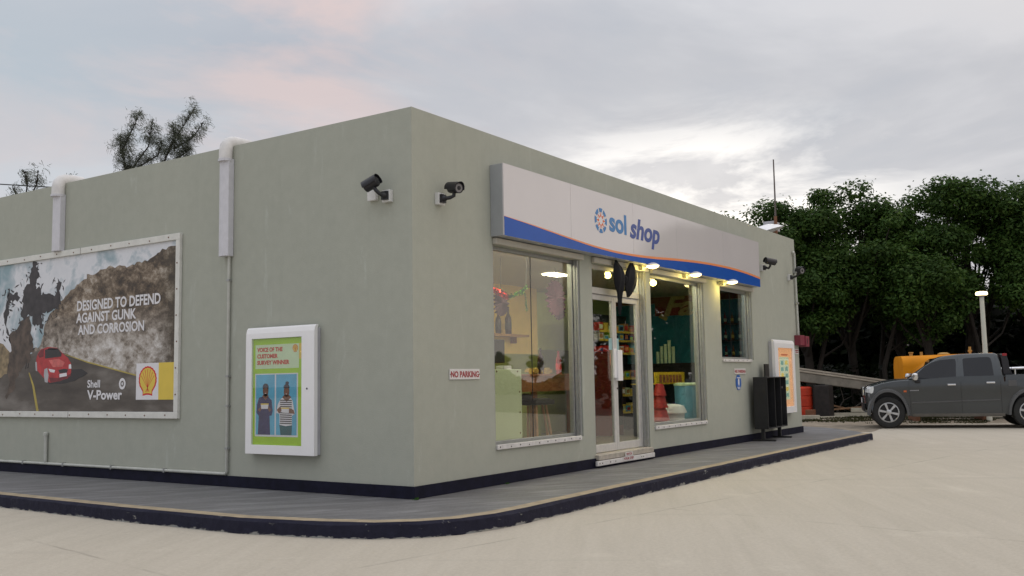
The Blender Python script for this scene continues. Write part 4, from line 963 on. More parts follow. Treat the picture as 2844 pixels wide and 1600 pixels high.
# festive garland of tinsel
def tinsel(path, r, n, seed):
    rnd = random.Random(seed); mb = MB(); path = [Vector(p) for p in path]
    for i in range(n):
        u = rnd.uniform(0, len(path)-1.001); k = int(u); p = path[k].lerp(path[k+1], u-k)
        d = Vector((rnd.gauss(0, 1), rnd.gauss(0, 1), rnd.gauss(0, 1))).normalized()*r*rnd.uniform(.5, 1); e = d.cross(Vector((0, 0, 1))).normalized()*.007
        mb.add([p-e, p+e, p+d+e, p+d-e], [(0, 1, 2, 3)])
    return mb
M['tinselred'] = mat('red_tinsel', (.85, .06, .05), .12, .9, var=.3, vscale=40); M['tinselgreen'] = mat('green_tinsel', (.20, .42, .06), .12, .9, var=.4, vscale=40)
t = thing('tinsel_garland', 'red and green tinsel garland hanging in the first window', 'garland', (3.1, 1.0, 3.0))
tinsel([(2.75, 1.0, 2.44), (3.05, 1.0, 2.38), (3.25, 1.0, 2.33)], .055, 420, 1).build('red_tinsel', 'tinselred', t)
tinsel([(3.25, 1.0, 2.33), (3.42, 1.0, 2.38), (3.60, 1.0, 2.42), (3.72, 1.0, 2.52)], .05, 260, 2).build('green_tinsel', 'tinselgreen', t)
tinsel([(3.66, 1.0, 2.50), (3.70, 1.0, 2.30), (3.72, 1.0, 2.16)], .03, 120, 3).build('green_tinsel', 'tinselgreen', t)
mb = MB(); mb.tube([(2.75, 1.0, 2.44), (2.72, 1.0, 3.02)], .004, 5); mb.tube([(3.70, 1.0, 2.5), (3.75, 1.0, 3.02)], .004, 5); mb.build('string', 'dark', t)
M['rosette'] = mat('purple_paper', (.07, .03, .05), .7, var=.4, vscale=20); M['rosette2'] = mat('pink_tinsel', (.11, .035, .06), .8, var=.4, vscale=25)
def rosette(x, y, z, r, m, label):
    t = thing('paper_rosette', label, 'decoration', (x, y, z)); mb = MB(); vs = [(x, y-.02, z)]; n = 36
    for j in range(n): a = 2*math.pi*j/n; rr_ = r*(1 if j % 2 else .93); vs.append((x+rr_*math.cos(a), y+(.03 if j % 2 else -.03), z+rr_*math.sin(a)))
    vs.append((x, y+.02, z)); fs = [(0, 1+j, 1+(j+1) % n) for j in range(n)]+[(n+1, 1+(j+1) % n, 1+j) for j in range(n)]
    mb.add(vs, fs); mb.build('disc', m, t); mb = MB(); mb.tube([(x, y, z+r), (x, y, 3.02)], .004, 5); mb.build('string', 'dark', t)
rosette(3.95, 1.6, 2.33, .20, 'rosette', 'purple paper rosette behind the tinsel garland'); rosette(5.75, 1.75, 2.52, .30, 'rosette2', 'pink paper wreath hanging behind the window joint'); rosette(6.1, 1.9, 2.38, .20, 'rosette2', 'smaller pink paper wreath beside the larger wreath')
# shelving seen through the door
def shelving(x0, y0, x1, y1, z1, zs, label, face, seed, mats, prodh=(.12, .2)):
    t = thing('shop_shelf', label, 'shelf', ((x0+x1)/2, (y0+y1)/2, .1)); rnd = random.Random(seed)
    mb = MB(); mb.box(x0, y0 if face == 'x' else y1-.03, .10, x1 if face == 'y' else x1, y1, z1) if False else mb.box(*( (x1-.03, y0, .10, x1, y1, z1) if face == 'x' else (x0, y1-.03, .10, x1, y1, z1) )); mb.build('back_panel', 'dark', t)
    for z in zs:
        mb = MB(); mb.box(x0, y0, z-.02, x1-.03 if face == 'x' else x1, y1 if face == 'x' else y1-.03, z); sh = mb.build('board', 'p_grey', t)
        mb = MB()
        if face == 'x': mb.box(x0-.012, y0, z-.03, x0-.001, y1, z+.012)
        else: mb.box(x0, y0-.012, z-.03, x1, y0-.001, z+.012)
        mb.build('price_strip', 'p_gold', sh)
    return t
def goods(xa, xb, y, z, n, seed, label, group, cat='packet'):
    rnd = random.Random(seed); cs = ['p_gold', 'p_shellred', 'p_lime', 'p_sky2', 'orange', 'p_white', 'p_navy', 'p_pale', 'wood2']
    for i in range(n):
        x = xa+(xb-xa)*(i+.5)/n; w_ = (xb-xa)/n*.42; h = rnd.uniform(.10, .19)
        mb = MB(); mb.box(x-w_, y, z, x+w_, y+.12, z+h); m = rnd.choice(cs); m2 = rnd.choice(cs)
        mb.cur = 1; mb.box(x-w_*.7, y-.004, z+h*.25, x+w_*.7, y-.0005, z+h*.75)
        tag(mb.build('goods_packet', [m, m2]), label, cat, group)
shelving(9.3, 2.9, 11.4, 3.4, 2.55, (.5, .85, 1.2, 1.72, 1.98, 2.16), 'tall shop shelf with yellow price strips seen through the glass door', 'y', 1, None)
for z, k in ((.5, 1), (.85, 2), (1.2, 3), (1.72, 4), (1.98, 5), (2.16, 6)): goods(9.35, 11.35, 2.95, z+.001, 9, k, 'coloured packets on the shelf with yellow price strips', 'packets on the tall shop shelf')
t = thing('red_cooler', 'red drinks cooler inside the door', 'cooler', (9.0, 2.65, .1))
mb = MB(); mb.box(8.75, 2.4, .10, 9.28, 2.88, 1.72); mb.build('cabinet', mat('cooler_red', (.13, .012, .012), .35), t, bevel=.02); mb = MB(); mb.box(8.78, 2.39, 1.45, 9.25, 2.399, 1.68); mb.build('header_panel', emit('lit_header', (.8, .16, .12), .25), t)
mb = MB(); mb.box(8.80, 2.388, .3, 9.23, 2.399, 1.38); mb.build('door_pane', 'dark', t)
# goods behind the tall window
t = thing('counter_display', 'yellow snack rack on a dark counter behind the tall window', 'rack', (9.6, 1.65, .1))
mb = MB(); mb.box(8.9, 1.5, .10, 10.2, 2.0, .55); mb.box(8.9, 1.6, .55, 10.2, 2.0, 1.06); mb.build('base', 'dark', t)
mb = MB(); mb.box(8.85, 1.48, 1.07, 10.15, 1.52, 1.30); mb.box(8.85, 1.52, 1.07, 10.15, 2.0, 1.09); mb.box(10.11, 1.52, 1.09, 10.15, 2.0, 1.30); mb.build('yellow_tray', mat('yellow_board', (.72, .52, .03), .5), t)
mb = MB(); rr = random.Random(2)
for i in range(7): mb.box(9.0+i*.15, 1.47, 1.10, 9.1+i*.15, 1.479, 1.25)
mb.build('snack_bags', mat('snack_bag', (.30, .10, .05), .4, var=.8, vscale=12), t)
goods(8.95, 10.1, 1.49, .551, 8, 21, 'small packets under the yellow snack rack', 'packets under the yellow rack'); 
t = thing('counter', 'dark service counter in front of the teal wall', 'counter', (11.7, 2.7, .1))
mb = MB(); mb.box(11.3, 1.4, .10, 12.1, 4.0, 1.45); mb.build('body', 'dark', t); mb = MB(); mb.box(11.25, 1.38, 1.45, 12.15, 4.02, 1.50); mb.build('worktop', 'dark', t)
for i in range(5):
    hgt = (.36, .50, .42, .38, .26)[i]
    mb = MB(); mb.lathe([(.032, 0), (.036, hgt), (.03, hgt)], (11.6, 2.36+i*.092, 1.50), (0, 0, 1), 12)
    tag(mb.build('cup_stack', 'p_pale', None, smooth=True), 'tall stacks of pale paper cups on the dark counter', 'cup stack', 'cup stacks on the counter')
t = thing('red_tiered_stand', 'red tiered promotional stand behind the tall window', 'stand', (6.84, .46, .1))
for i in range(5):
    z = .10+i*.2; mb = MB(); mb.lathe([(.20-.022*i, 0), (.14-.018*i, .17), (.13-.018*i, .198)], (6.84, .46, z), (0, 0, 1), 4 if False else 20); mb.build('tier', mat('red_tier', (.45, .03, .025), .45), t, smooth=True)
t = thing('waste_bin', 'white waste bin with a dome lid behind the tall window', 'bin', (7.3, .5, .1))
mb = MB(); mb.lathe([(.19, 0), (.22, .49), (.22, .50)], (7.36, .5, .10), (0, 0, 1), 20); mb.build('drum', 'whiteplast', t, smooth=True); mb = MB(); mb.lathe([(.26, 0), (.25, .04), (.21, .12), (.10, .15), (.03, .152)], (7.36, .5, .60), (0, 0, 1), 20); mb.build('lid', 'whiteplast', t, smooth=True)
t = thing('ice_chest', 'tall pale blue cooler standing beside the white bin', 'cooler', (8.25, .6, .1))
mb = MB(); mb.lathe([(.23, 0), (.25, .93), (.24, .95)], (8.28, .58, .10), (0, 0, 1), 24); mb.build('drum', mat('pale_blue_plastic', (.10, .28, .42), .4, var=.2), t, smooth=True); mb = MB(); mb.lathe([(.26, 0), (.26, .03), (.2, .05)], (8.28, .58, 1.05), (0, 0, 1), 24); mb.build('lid', 'p_pale', t, smooth=True)
t = thing('shop_shelf', 'dark bottle shelves behind the small high window', 'shelf', (12.2, 1.0, .1))
mb = MB(); mb.box(12.15, .3, .1, 12.5, .33, 2.7); mb.box(12.15, 2.0, .1, 12.5, 2.03, 2.7); mb.build('side_panel', 'dark', t)
for z in (1.30, 1.62, 1.98, 2.34):
    mb = MB(); mb.box(12.15, .33, z-.02, 12.5, 2.0, z); mb.build('board', 'dark', t)
    for k in range(10): bottle(12.25, .45+k*.16, z, .72 if z != 1.3 else .62, ('winebot', 'amber', 'redsauce', 'winebot')[k % 4], 'liquor bottles standing in rows on the dark shelves', 'bottles on the dark shelves', ('p_pale', 'p_grey', 'p_pale', 'p_gold')[(k*3) % 4])

# ------------------------------------------------------------ on the roof
t = thing('roof_antenna', 'thin tall mast on the roof above the far end of the shop', 'antenna', (12.55, .32, 3.75))
mb = MB(); mb.tube([(12.60, .32, 3.75), (12.60, .32, 4.62)], .035, 8); mb.build('socket', 'rust', t)
mb = MB(); mb.tube([(12.60, .32, 4.6), (12.595, .31, 5.0), (12.57, .30, 5.86)], [.022, .018, .014], 8); mb.build('mast', mat('weathered_mast', (.12, .10, .09), .6, .4), t, smooth=True)
t = thing('satellite_dish', 'shallow white dish lying on the roof beside the mast', 'dish', (12.0, .5, 3.75))
mb = MB(); mb.tube([(12.1, .45, 3.75), (12.1, .45, 4.16)], .03, 8); mb.build('post', 'bolt', t)
mb = MB(); mb.lathe([(.02, .12), (.2, .115), (.36, .05), (.48, -.03), (.46, -.035), (.2, .095), (.02, .10)], (12.05, .45, 4.22), (-.15, .25, 1), 24); mb.build('reflector', 'whiteplast', t, smooth=True)
t = thing('roof_box', 'white box on a rusty post at the far roof edge', 'box', (12.9, .5, 3.75))
mb = MB(); mb.box(12.66, .38, 4.34, 13.05, .62, 4.54); mb.build('box', 'p_grey', t, bevel=.01); mb = MB(); mb.tube([(12.68, .5, 3.75), (12.72, .5, 4.0), (12.92, .5, 4.12), (12.92, .5, 4.35)], .04, 8); mb.build('post', 'rust', t)

# ------------------------------------------------------------ yard beyond the shop
M['oldconc'] = mat('old_concrete', (.22, .20, .165), .9, var=.25, vscale=3, bump=.4, bscale=20)
M['oldconc2'] = mat('pale_concrete_edge', (.40, .35, .28), .9, var=.2, vscale=4)  # paler concrete tone for the beam flange
dirb = Vector((1.39, -2.04, 0)).normalized(); nb = Vector((dirb.y, -dirb.x, 0))  # along the fallen beam, and towards the viewer
def beam(p0, p1, h0, h1, depth, name, label, cat, grp=None):
    p0 = Vector(p0); p1 = Vector(p1); dd = (p1-p0); dd.z = 0; n_ = Vector((-dd.y, dd.x, 0)).normalized()*depth
    if n_.x < 0: n_ = -n_
    t = thing(name, label, cat, tuple(p0), group=grp)
    vs = [p0-Vector((0, 0, h0)), p1-Vector((0, 0, h1)), p1, p0]; vs += [v+n_ for v in vs]
    mb = MB(); mb.add(vs, [(0, 1, 2, 3), (7, 6, 5, 4), (0, 4, 5, 1), (1, 5, 6, 2), (2, 6, 7, 3), (3, 7, 4, 0)]); mb.build('web', 'oldconc', t, bevel=.02)
    q0 = p0-n_*.06+Vector((0, 0, .004)); q1 = p1-n_*.06+Vector((0, 0, .004)); hh = Vector((0, 0, .06)); nn = n_*1.12
    mb = MB(); vs = [q0, q1, q1+hh, q0+hh]; vs += [v+nn for v in vs]; mb.add(vs, [(0, 1, 2, 3), (7, 6, 5, 4), (0, 4, 5, 1), (1, 5, 6, 2), (2, 6, 7, 3), (3, 7, 4, 0)]); mb.build('flange', 'oldconc2', t, bevel=.01)
beam((22.25, 4.62, 1.56), (25.5, -.10, .66), .32, .25, .35, 'concrete_beam', 'long weathered beam lying on a slope over the red drum', 'beam', 'sloping beams in the yard')
beam((22.75, 4.9, 1.66), (26.2, .0, .72), .12, .12, .35, 'concrete_beam', 'thinner weathered beam lying just behind the sloping one', 'beam', 'sloping beams in the yard')
def prop_block(x, y, z1, label):
    mb = MB(); mb.box(x-.3, y-.3, GZ-.02, x+.3, y+.3, z1); tag(mb.build('support_block', 'oldconc', None, bevel=.02), label, 'block')
prop_block(22.75, 5.0, 1.2, 'concrete block under the high end of the sloping beam'); prop_block(25.7, .0, .36, 'concrete block under the low end of the sloping beam')
t = thing('red_tank', 'red plastic drum standing under the sloping beam', 'tank', (23.45, 3.45, GZ))
mb = MB(); mb.lathe([(.42, 0), (.46, .03), (.46, .33), (.44, .35), (.46, .37), (.46, .66), (.44, .68), (.46, .70), (.46, .93), (.40, .98), (.02, .99)], (23.45, 3.45, GZ-.005), (0, 0, 1), 28); mb.build('body', mat('red_barrel', (.50, .04, .014), .5, var=.25, vscale=4), t, smooth=True)
mb = MB(); mb.lathe([(.06, 0), (.06, .05)], (23.3, 3.3, .845), (0, 0, 1), 12); mb.build('cap', 'black', t)
t = thing('dark_tank', 'black water tank under the beam beside the red drum', 'tank', (23.55, 2.62, GZ))
mb = MB(); mb.box(23.35, 2.42, GZ-.006, 23.85, 2.92, .88); mb.build('body', mat('rusty_black', (.022, .017, .015), .7, var=.5), t, bevel=.04)
mb = MB(); mb.lathe([(.07, 0), (.07, .03)], (23.6, 2.67, .88), (0, 0, 1), 12); mb.build('cap', 'black', t)
M['plank'] = mat('bleached_plank', (.50, .46, .36), .8, var=.15, vscale=6); M['plank2'] = mat('brown_plank', (.26, .15, .08), .85, var=.3, vscale=6)
def plank(x0, y0, x1, y1, w_, h, m, label, z=0., tilt=0., grp=None, cat='plank'):
    a = Vector((x0, y0, GZ+z)); b = Vector((x1, y1, GZ+z+tilt)); d_ = (b-a).normalized(); s = Vector((-d_.y, d_.x, 0)).normalized()*w_/2; hh = Vector((0, 0, h))
    vs = [a-s, b-s, b+s, a+s]; vs += [v+hh for v in vs]
    mb = MB(); mb.add(vs, [(3, 2, 1, 0), (4, 5, 6, 7), (0, 1, 5, 4), (1, 2, 6, 5), (2, 3, 7, 6), (3, 0, 4, 7)]); tag(mb.build('plank', m, None, bevel=.008), label, cat, grp)
plank(21.3, 3.5, 21.9, 2.33, .14, .13, 'plank', 'pale timber lying in front of the red drum')
plank(22.6, 2.9, 23.4, 2.0, .10, .05, 'plank', 'thin pale plank in front of the black tank')
plank(24.2, 2.0, 24.55, 1.15, .12, .13, 'plank', 'pale plank on top of the scrap pile', z=.14)
plank(24.0, 2.55, 24.6, 1.2, .22, .12, 'plank', 'long pale timber at the bottom of the scrap pile')
plank(24.1, 2.65, 24.5, 1.9, .08, .06, 'plank2', 'brown board leaning on the scrap pile', z=.35, tilt=-.22)
plank(24.0, 2.5, 24.7, 1.6, .10, .05, 'plank2', 'crooked brown plank across the scrap pile', z=.20, tilt=.08)
plank(24.2, 1.25, 24.1, .9, .10, .08, 'plank', 'short pale offcut near the front wheel', z=.0, tilt=.0)
plank(24.3, -2.0, 24.6, -2.55, .2, .10, 'plank', 'pale block on the ground seen under the truck', z=.0)
mb = MB(); mb.box(24.35, 1.25, GZ-.01, 24.7, 1.55, .24); tag(mb.build('rubble_block', mat('blue_grey_rubble', (.13, .15, .16), .8), None, bevel=.04), 'blue grey lump of rubble in the scrap pile', 'rubble')
mb = MB(); mb.box(22.75, 2.75, GZ-.01, 22.98, 3.02, .12); tag(mb.build('brick_block', mat('brown_brick', (.20, .08, .04), .8), None, bevel=.02), 'brown block at the foot of the red drum', 'block')
# verge of grass
M['grass'] = leaf_mat('verge_grass', (.03, .035, .012), (.05, .055, .018), (.09, .08, .04))
rn = random.Random(9); mb = MB()
for i in range(7000):
    u = rn.random(); v = rn.random(); x = 20.4+(24.2-20.4)*u+rn.gauss(0, .3); y = 4.4-6.8*v*(1.0)
    if noise.noise(Vector((x*1.1, y*1.1, 0))) < -.18: continue
    if u > .75 and -2.7 < y < -1.9: continue
    h = rn.uniform(.01, .055); a = rn.uniform(0, 6.28); dx, dy = .02*math.cos(a), .02*math.sin(a); lx, ly = rn.gauss(0, .03), rn.gauss(0, .03)
    mb.add([(x-dx, y-dy, GZ-.006), (x+dx, y+dy, GZ-.006), (x+lx, y+ly, GZ+h)], [(0, 1, 2)])
g = mb.build('grass', 'grass'); g['kind'] = 'stuff'; g['label'] = 'low patchy grass along the dirt verge'; g['category'] = 'grass'

# orange tank behind the truck
t = thing('orange_tank', 'orange fuel tank standing behind the grey truck', 'tank', (22.2, -1.6, GZ))
a = Vector((21.05, -.33, 0)); dr = Vector((.43, -.90, 0)).normalized(); sd_ = Vector((.90, .43, 0))
TM = frame(tuple(a), dr, (0, 0, 1))
def rrect(w_, h, r, n=6):
    p = []
    for cx, cy, a0 in ((w_/2-r, h/2-r, 0), (-w_/2+r, h/2-r, 90), (-w_/2+r, -h/2+r, 180), (w_/2-r, -h/2+r, 270)):
        p += [(cx+r*math.cos(R(a0+90*i/n)), cy+r*math.sin(R(a0+90*i/n))) for i in range(n+1)]
    return p
pr = [(q[0]-.0, q[1]+1.16) for q in rrect(1.15, 1.05, .30)]
vs = [];
for u in (0, 2.5): vs += [(u, q[1]+(.0 if u == 0 else .05), -q[0]-.58) for q in pr]
n = len(pr); mb = MB(TM); mb.add(vs, [tuple(range(n)), tuple(range(n, 2*n))[::-1]]+[(i, n+i, n+(i+1) % n, (i+1) % n) for i in range(n)])
mb.build('tank_body', mat('orange_paint', (.64, .235, .004), .6, spec=.2, var=.12, vscale=2), t, smooth=True, bevel=.03)
M['fitm'] = mat('dusty_orange_fitting', (.42, .24, .06), .6)
mb = MB(TM); mb.lathe([(.05, 0), (.05, .10), (.07, .10), (.07, .13)], (.35, 1.67, -.5), (0, 1, 0), 10); mb.build('valve', 'fitm', t)
mb = MB(TM); mb.lathe([(.04, 0), (.04, .12)], (.62, 1.68, -.45), (0, 1, 0), 10); mb.build('valve', 'fitm', t)
mb = MB(TM); mb.lathe([(.16, 0), (.17, .05), (.10, .09), (.02, .095)], (1.25, 1.68, -.55), (0, 1, 0), 16); mb.build('hatch', 'fitm', t)
mb = MB(TM); mb.tube([(1.95, 1.68, -.5), (1.95, 1.92, -.5)], .035, 8); mb.tube([(1.90, 1.80, -.5), (2.0, 1.80, -.5)], .03, 8); mb.build('vent_pipe', 'fitm', t)
for u in (.3, 2.1):
    mb = MB(TM); mb.box(u, GZ-.01, -1.0, u+.12, .72, -.16); mb.build('leg', 'rust', t)

# street lamp
t = thing('street_lamp', 'lit street lamp on a pale pole behind the grey truck', 'street lamp', (21.9, -2.4, GZ))
lx, ly = 21.88, -2.33; street = t
mb = MB(); mb.tube([(lx, ly, GZ-.02), (lx, ly, 3.28)], [.075, .058], 14); mb.build('pole', mat('pale_pole', (.62, .61, .52), .45, var=.06), t, smooth=True)
mb = MB(); mb.lathe([(.06, 0), (.075, .03), (.13, .045), (.13, .055)], (lx, ly, 3.27), (0, 0, 1), 20); mb.build('collar', 'p_grey', t, smooth=True)
mb = MB(); mb.lathe([(.125, 0), (.155, .02), (.158, .07), (.13, .10), (.03, .112)], (lx, ly, 3.325), (0, 0, 1), 20); mb.build('lamp_head', 'lampwhite', t, smooth=True)
ld = bpy.data.lights.new('street_glow', 'POINT'); ld.energy = 12; ld.color = (1, .85, .55); ld.shadow_soft_size = .15
lo = bpy.data.objects.new('street_glow', ld); COL.objects.link(lo); lo.location = (0, 0, 3.85); lo.parent = t; lo.location = (lx-21.9, ly+2.4, 3.78)

# ------------------------------------------------------------ pickup truck (local: x forward, y to its left side, z up)
M['truck'] = mat('grey_green_truck_paint', (.050, .056, .059), .26, .3, var=.10, vscale=1.5, coat=.6)
M['trucktrim'] = mat('grey_fender_trim', (.085, .085, .085), .5, var=.1, vscale=5)
M['tintglass'] = mat('tinted_car_glass', (.008, .008, .010), .04, spec=.5)
M['tyre'] = mat('tyre_rubber', (.018, .018, .017), .8, var=.3, vscale=10, bump=.3, bscale=30)
M['rim'] = mat('alloy_rim', (.50, .50, .50), .35, .6, var=.08)
M['chrome'] = mat('chrome', (.75, .75, .76), .12, .95)
M['headlight'] = mat('headlight_lens', (.72, .74, .74), .12, var=.15, vscale=18)
M['amberl'] = mat('amber_repeater', (.60, .12, .02), .3); M['redl'] = mat('red_brake_light', (.28, .01, .015), .25)
rot = math.atan2(.9613, -.2756)
truck = thing('pickup_truck', 'dusty dark grey double-cab pickup truck with tinted windows', 'truck', (17.30+.0, -.73, GZ), rot)
# near front tyre contact is the picture anchor: local (0, +W/2)
TW = .93
ax = Vector((math.cos(rot), math.sin(rot), 0)); ay = Vector((-math.sin(rot), math.cos(rot), 0))
truck.location = Vector((17.30, -.73, GZ))-ay*(TW-.06)
def C(x, y): return ((487-x)/676., (1285-(x-487)*19/2115-y)/608.)
def el(cx, cy, rx, ry, a0, a1, n=12): return [(cx+rx*math.cos(R(a0+(a1-a0)*i/n)), cy-ry*math.sin(R(a0+(a1-a0)*i/n))) for i in range(n+1)]
WB = 2602
body = [(252, 1090), (165, 1060), (128, 975), (112, 860), (112, 780), (128, 700), (165, 655), (262, 628), (400, 590), (600, 556), (820, 540), (960, 535), (1560, 520), (2236, 508), (2246, 600), (2262, 600), (2270, 500), (3370, 478), (3385, 560), (3372, 960), (3200, 1010), (2945, 1040)]
body += el(WB, 1075, 300, 345, 12, 168, 12)
body += [(2260, 1065), (2180, 1078), (850, 1098), (790, 1100)]
body += el(487, 1085, 288, 345, 2, 178, 12)
def extrude_side(mb, pts, y0, y1): mb.prism([C(*p) for p in pts], y0, y1, 1)
mb = MB(); ks = [-1, -.93, -.75, -.4, 0, .4, .75, .93, 1]; P = [C(*p) for p in body]; n = len(P); vs = []
for k in ks:
    for x, z in P:
        if x > .28: x = .28+(x-.28)*(1-.50*abs(k)**3)
        vs.append((x, k*TW, z-(.05*abs(k)**5 if z > .9 and x > -1 else 0)))
m_ = len(ks); mb.add(vs, [tuple(range(n)), tuple(range((m_-1)*n, m_*n))[::-1]]+[(q*n+i, (q+1)*n+i, (q+1)*n+(i+1) % n, q*n+(i+1) % n) for q in range(m_-1) for i in range(n)])
mb.build('body', 'truck', truck, smooth=True, bevel=.035, seg=2)
def hw(z): return TW-.025-max(0, z-1.17)*.34
def slab(pts, d0, d1, mb, sides=(1, -1)):
    for s in sides:
        P = [C(*p) for p in pts]; n = len(P)
        v0 = [(x, s*(hw(z)+d0), z) for x, z in P]; v1 = [(x, s*(hw(z)+d1), z) for x, z in P]
        mb.add(v0+v1, [tuple(range(n)), tuple(range(n, 2*n))]+[(i, (i+1) % n, n+(i+1) % n, n+i) for i in range(n)])
gh = [(800, 560), (890, 500), (1090, 360), (1270, 252), (1400, 214), (1620, 192), (1900, 182), (2140, 181), (2195, 200), (2220, 300), (2240, 560)]
P = [C(*p) for p in gh]; n = len(P); vs = [(x, hw(z), z) for x, z in P]+[(x, -hw(z), z) for x, z in P]
mb = MB(); mb.add(vs, [tuple(range(n)), tuple(range(n, 2*n))[::-1]]+[(i, n+i, n+(i+1) % n, (i+1) % n) for i in range(n)])
mb.build('cab', 'truck', truck, smooth=True, bevel=.04, seg=3)
fwp = [(905, 592), (925, 520), (975, 460), (1080, 370), (1190, 312), (1330, 276), (1500, 262), (1552, 264), (1560, 300), (1552, 400), (1540, 540), (1525, 558), (1300, 572), (1000, 596)]
for sd1 in (1, -1):
    mb = MB(); slab(fwp, -.01, .006, mb, (sd1,)); mb.build('side_window', 'tintglass', truck)
rwp = [(1665, 275), (1685, 256), (1800, 248), (1960, 240), (2050, 240), (2080, 256), (2092, 300), (2104, 500), (2095, 522), (2070, 532), (1850, 545), (1700, 552), (1668, 540), (1662, 500)]
for sd1 in (1, -1):
    mb = MB(); slab(rwp, -.01, .006, mb, (sd1,)); mb.build('side_window', 'tintglass', truck)
# windscreen and rear screen follow the cab slope
def screen(a, b, inx, name):
    (xa, za), (xb, zb) = C(*a), C(*b); d_ = Vector((xb-xa, 0, zb-za)).normalized(); nrm = Vector((-d_.z, 0, d_.x))
    if (nrm.x < 0) == (name == 'windscreen'): nrm = -nrm
    wa, wb = hw(za)-inx, hw(zb)-inx; o = nrm*.012
    vs = [Vector((xa, wa, za)), Vector((xa, -wa, za)), Vector((xb, -wb, zb)), Vector((xb, wb, zb))]
    mb = MB(); mb.add([v-nrm*.02 for v in vs]+[v+o for v in vs], [(3, 2, 1, 0), (4, 5, 6, 7), (0, 1, 5, 4), (1, 2, 6, 5), (2, 3, 7, 6), (3, 0, 4, 7)]); mb.build(name, 'tintglass', truck)
screen((905, 478), (1255, 252), .09, 'windscreen'); screen((2236, 500), (2212, 250), .12, 'rear_window')
# panel gaps, doors
def seam(a, b, wd_=5, m='black', sides=(1,)):
    mb = MB(); (xa, za), (xb, zb) = C(*a), C(*b)
    for s in (1, -1):
        y0 = TW-.002 if max(za, zb) < 1.22 else None
        dx = wd_/643./2
        if abs(za-zb) > abs(xa-xb): q = [(xa-dx, za), (xa+dx, za), (xb+dx, zb), (xb-dx, zb)]
        else: q = [(xa, za-dx), (xa, za+dx), (xb, zb+dx), (xb, zb-dx)]
        f = (lambda z: TW) if y0 else (lambda z: hw(z))
        v0 = [(x, s*(f(z)-.01), z) for x, z in q]; v1 = [(x, s*(f(z)+.0025), z) for x, z in q]
        mb.add(v0+v1, [(0, 1, 2, 3), (4, 5, 6, 7), (0, 1, 5, 4), (1, 2, 6, 5), (2, 3, 7, 6), (3, 0, 4, 7)])
    return mb
mb = seam((1605, 1060), (1605, 590)); m2 = seam((835, 1050), (815, 600)); mb.add(m2.v, m2.f); m2 = seam((2190, 1040), (2190, 590)); mb.add(m2.v, m2.f); m2 = seam((1605, 590), (1590, 250)); mb.add(m2.v, m2.f); m2 = seam((2175, 590), (2150, 240)); mb.add(m2.v, m2.f)
mb.build('door_gap', 'black', truck)
for a, b, s in [(a, b, s) for a, b in (((850, 905), (1600, 878)), ((1612, 876), (2170, 858))) for s in (1, -1)]:
    (xa, za), (xb, zb) = C(*a), C(*b)
    mb = MB(); mb.add([(xa, s*(TW-.01), za-.02), (xb, s*(TW-.01), zb-.02), (xb, s*(TW-.01), zb+.02), (xa, s*(TW-.01), za+.02), (xa, s*(TW+.012), za-.015), (xb, s*(TW+.012), zb-.015), (xb, s*(TW+.012), zb+.015), (xa, s*(TW+.012), za+.015)], [(3, 2, 1, 0), (4, 5, 6, 7), (0, 1, 5, 4), (1, 2, 6, 5), (2, 3, 7, 6), (3, 0, 4, 7)])
    mb.build('rub_strip', 'trucktrim', truck)
(xa, za), (xb, zb) = C(850, 1100), C(2230, 1066)
for s in (1, -1):
    mb = MB(); a, b = sorted((s*(TW-.10), s*(TW+.004))); mb.box(xb, a, za-.015, xa, b, za+.06)
    mb.build('sill', mat('dusty_sill', (.10, .09, .075), .8, var=.25, vscale=4), truck, bevel=.01)
for cxp in (1465, 2045):
    for s in (1, -1):
        (x, z) = C(cxp, 640 if cxp < 2000 else 612); a, b = sorted((s*(TW-.0), s*(TW+.03)))
        mb = MB(); mb.box(x-.095, a, z-.02, x+.095, b, z+.022); mb.build('door_handle', 'chrome', truck, bevel=.012)
# wheel arch flares
for cx_p, cy_p, rx, ry in ((487, 1085, 340, 398), (WB, 1075, 345, 395)):
    for s in (1, -1):
        o_ = [C(*p) for p in el(cx_p, cy_p, rx, ry, 0, 180, 20)]; i_ = [C(*p) for p in el(cx_p, cy_p, rx-58, ry-58, 0, 180, 20)]
        mb = MB(); n = len(o_)
        vs = [(x, s*(TW-.02), z) for x, z in o_]+[(x, s*(TW+.045), z) for x, z in [(o_[k][0]*.6+i_[k][0]*.4, o_[k][1]*.6+i_[k][1]*.4) for k in range(n)]]+[(x, s*(TW+.05), z) for x, z in i_]+[(x, s*(TW-.12), z) for x, z in i_]
        fs = [(r_*n+i, r_*n+i+1, (r_+1)*n+i+1, (r_+1)*n+i) for r_ in range(3) for i in range(n-1)]+[(3*n+i, 3*n+i+1, i+1, i) for i in range(n-1)]+[(0, n, 2*n, 3*n), (n-1, 4*n-1, 3*n-1, 2*n-1)]
        mb.add(vs, fs); mb.build('wheel_arch', 'trucktrim', truck, smooth=True)
mb = MB()
for cx_p in (487, WB):
    x, z = C(cx_p, 1085); mb.box(x-.5, -TW+.22, .5, x+.5, TW-.22, 1.0)
mb.box(C(3300, 0)[0], -.45, .35, C(300, 0)[0], .45, .55); mb.build('chassis', 'black', truck)
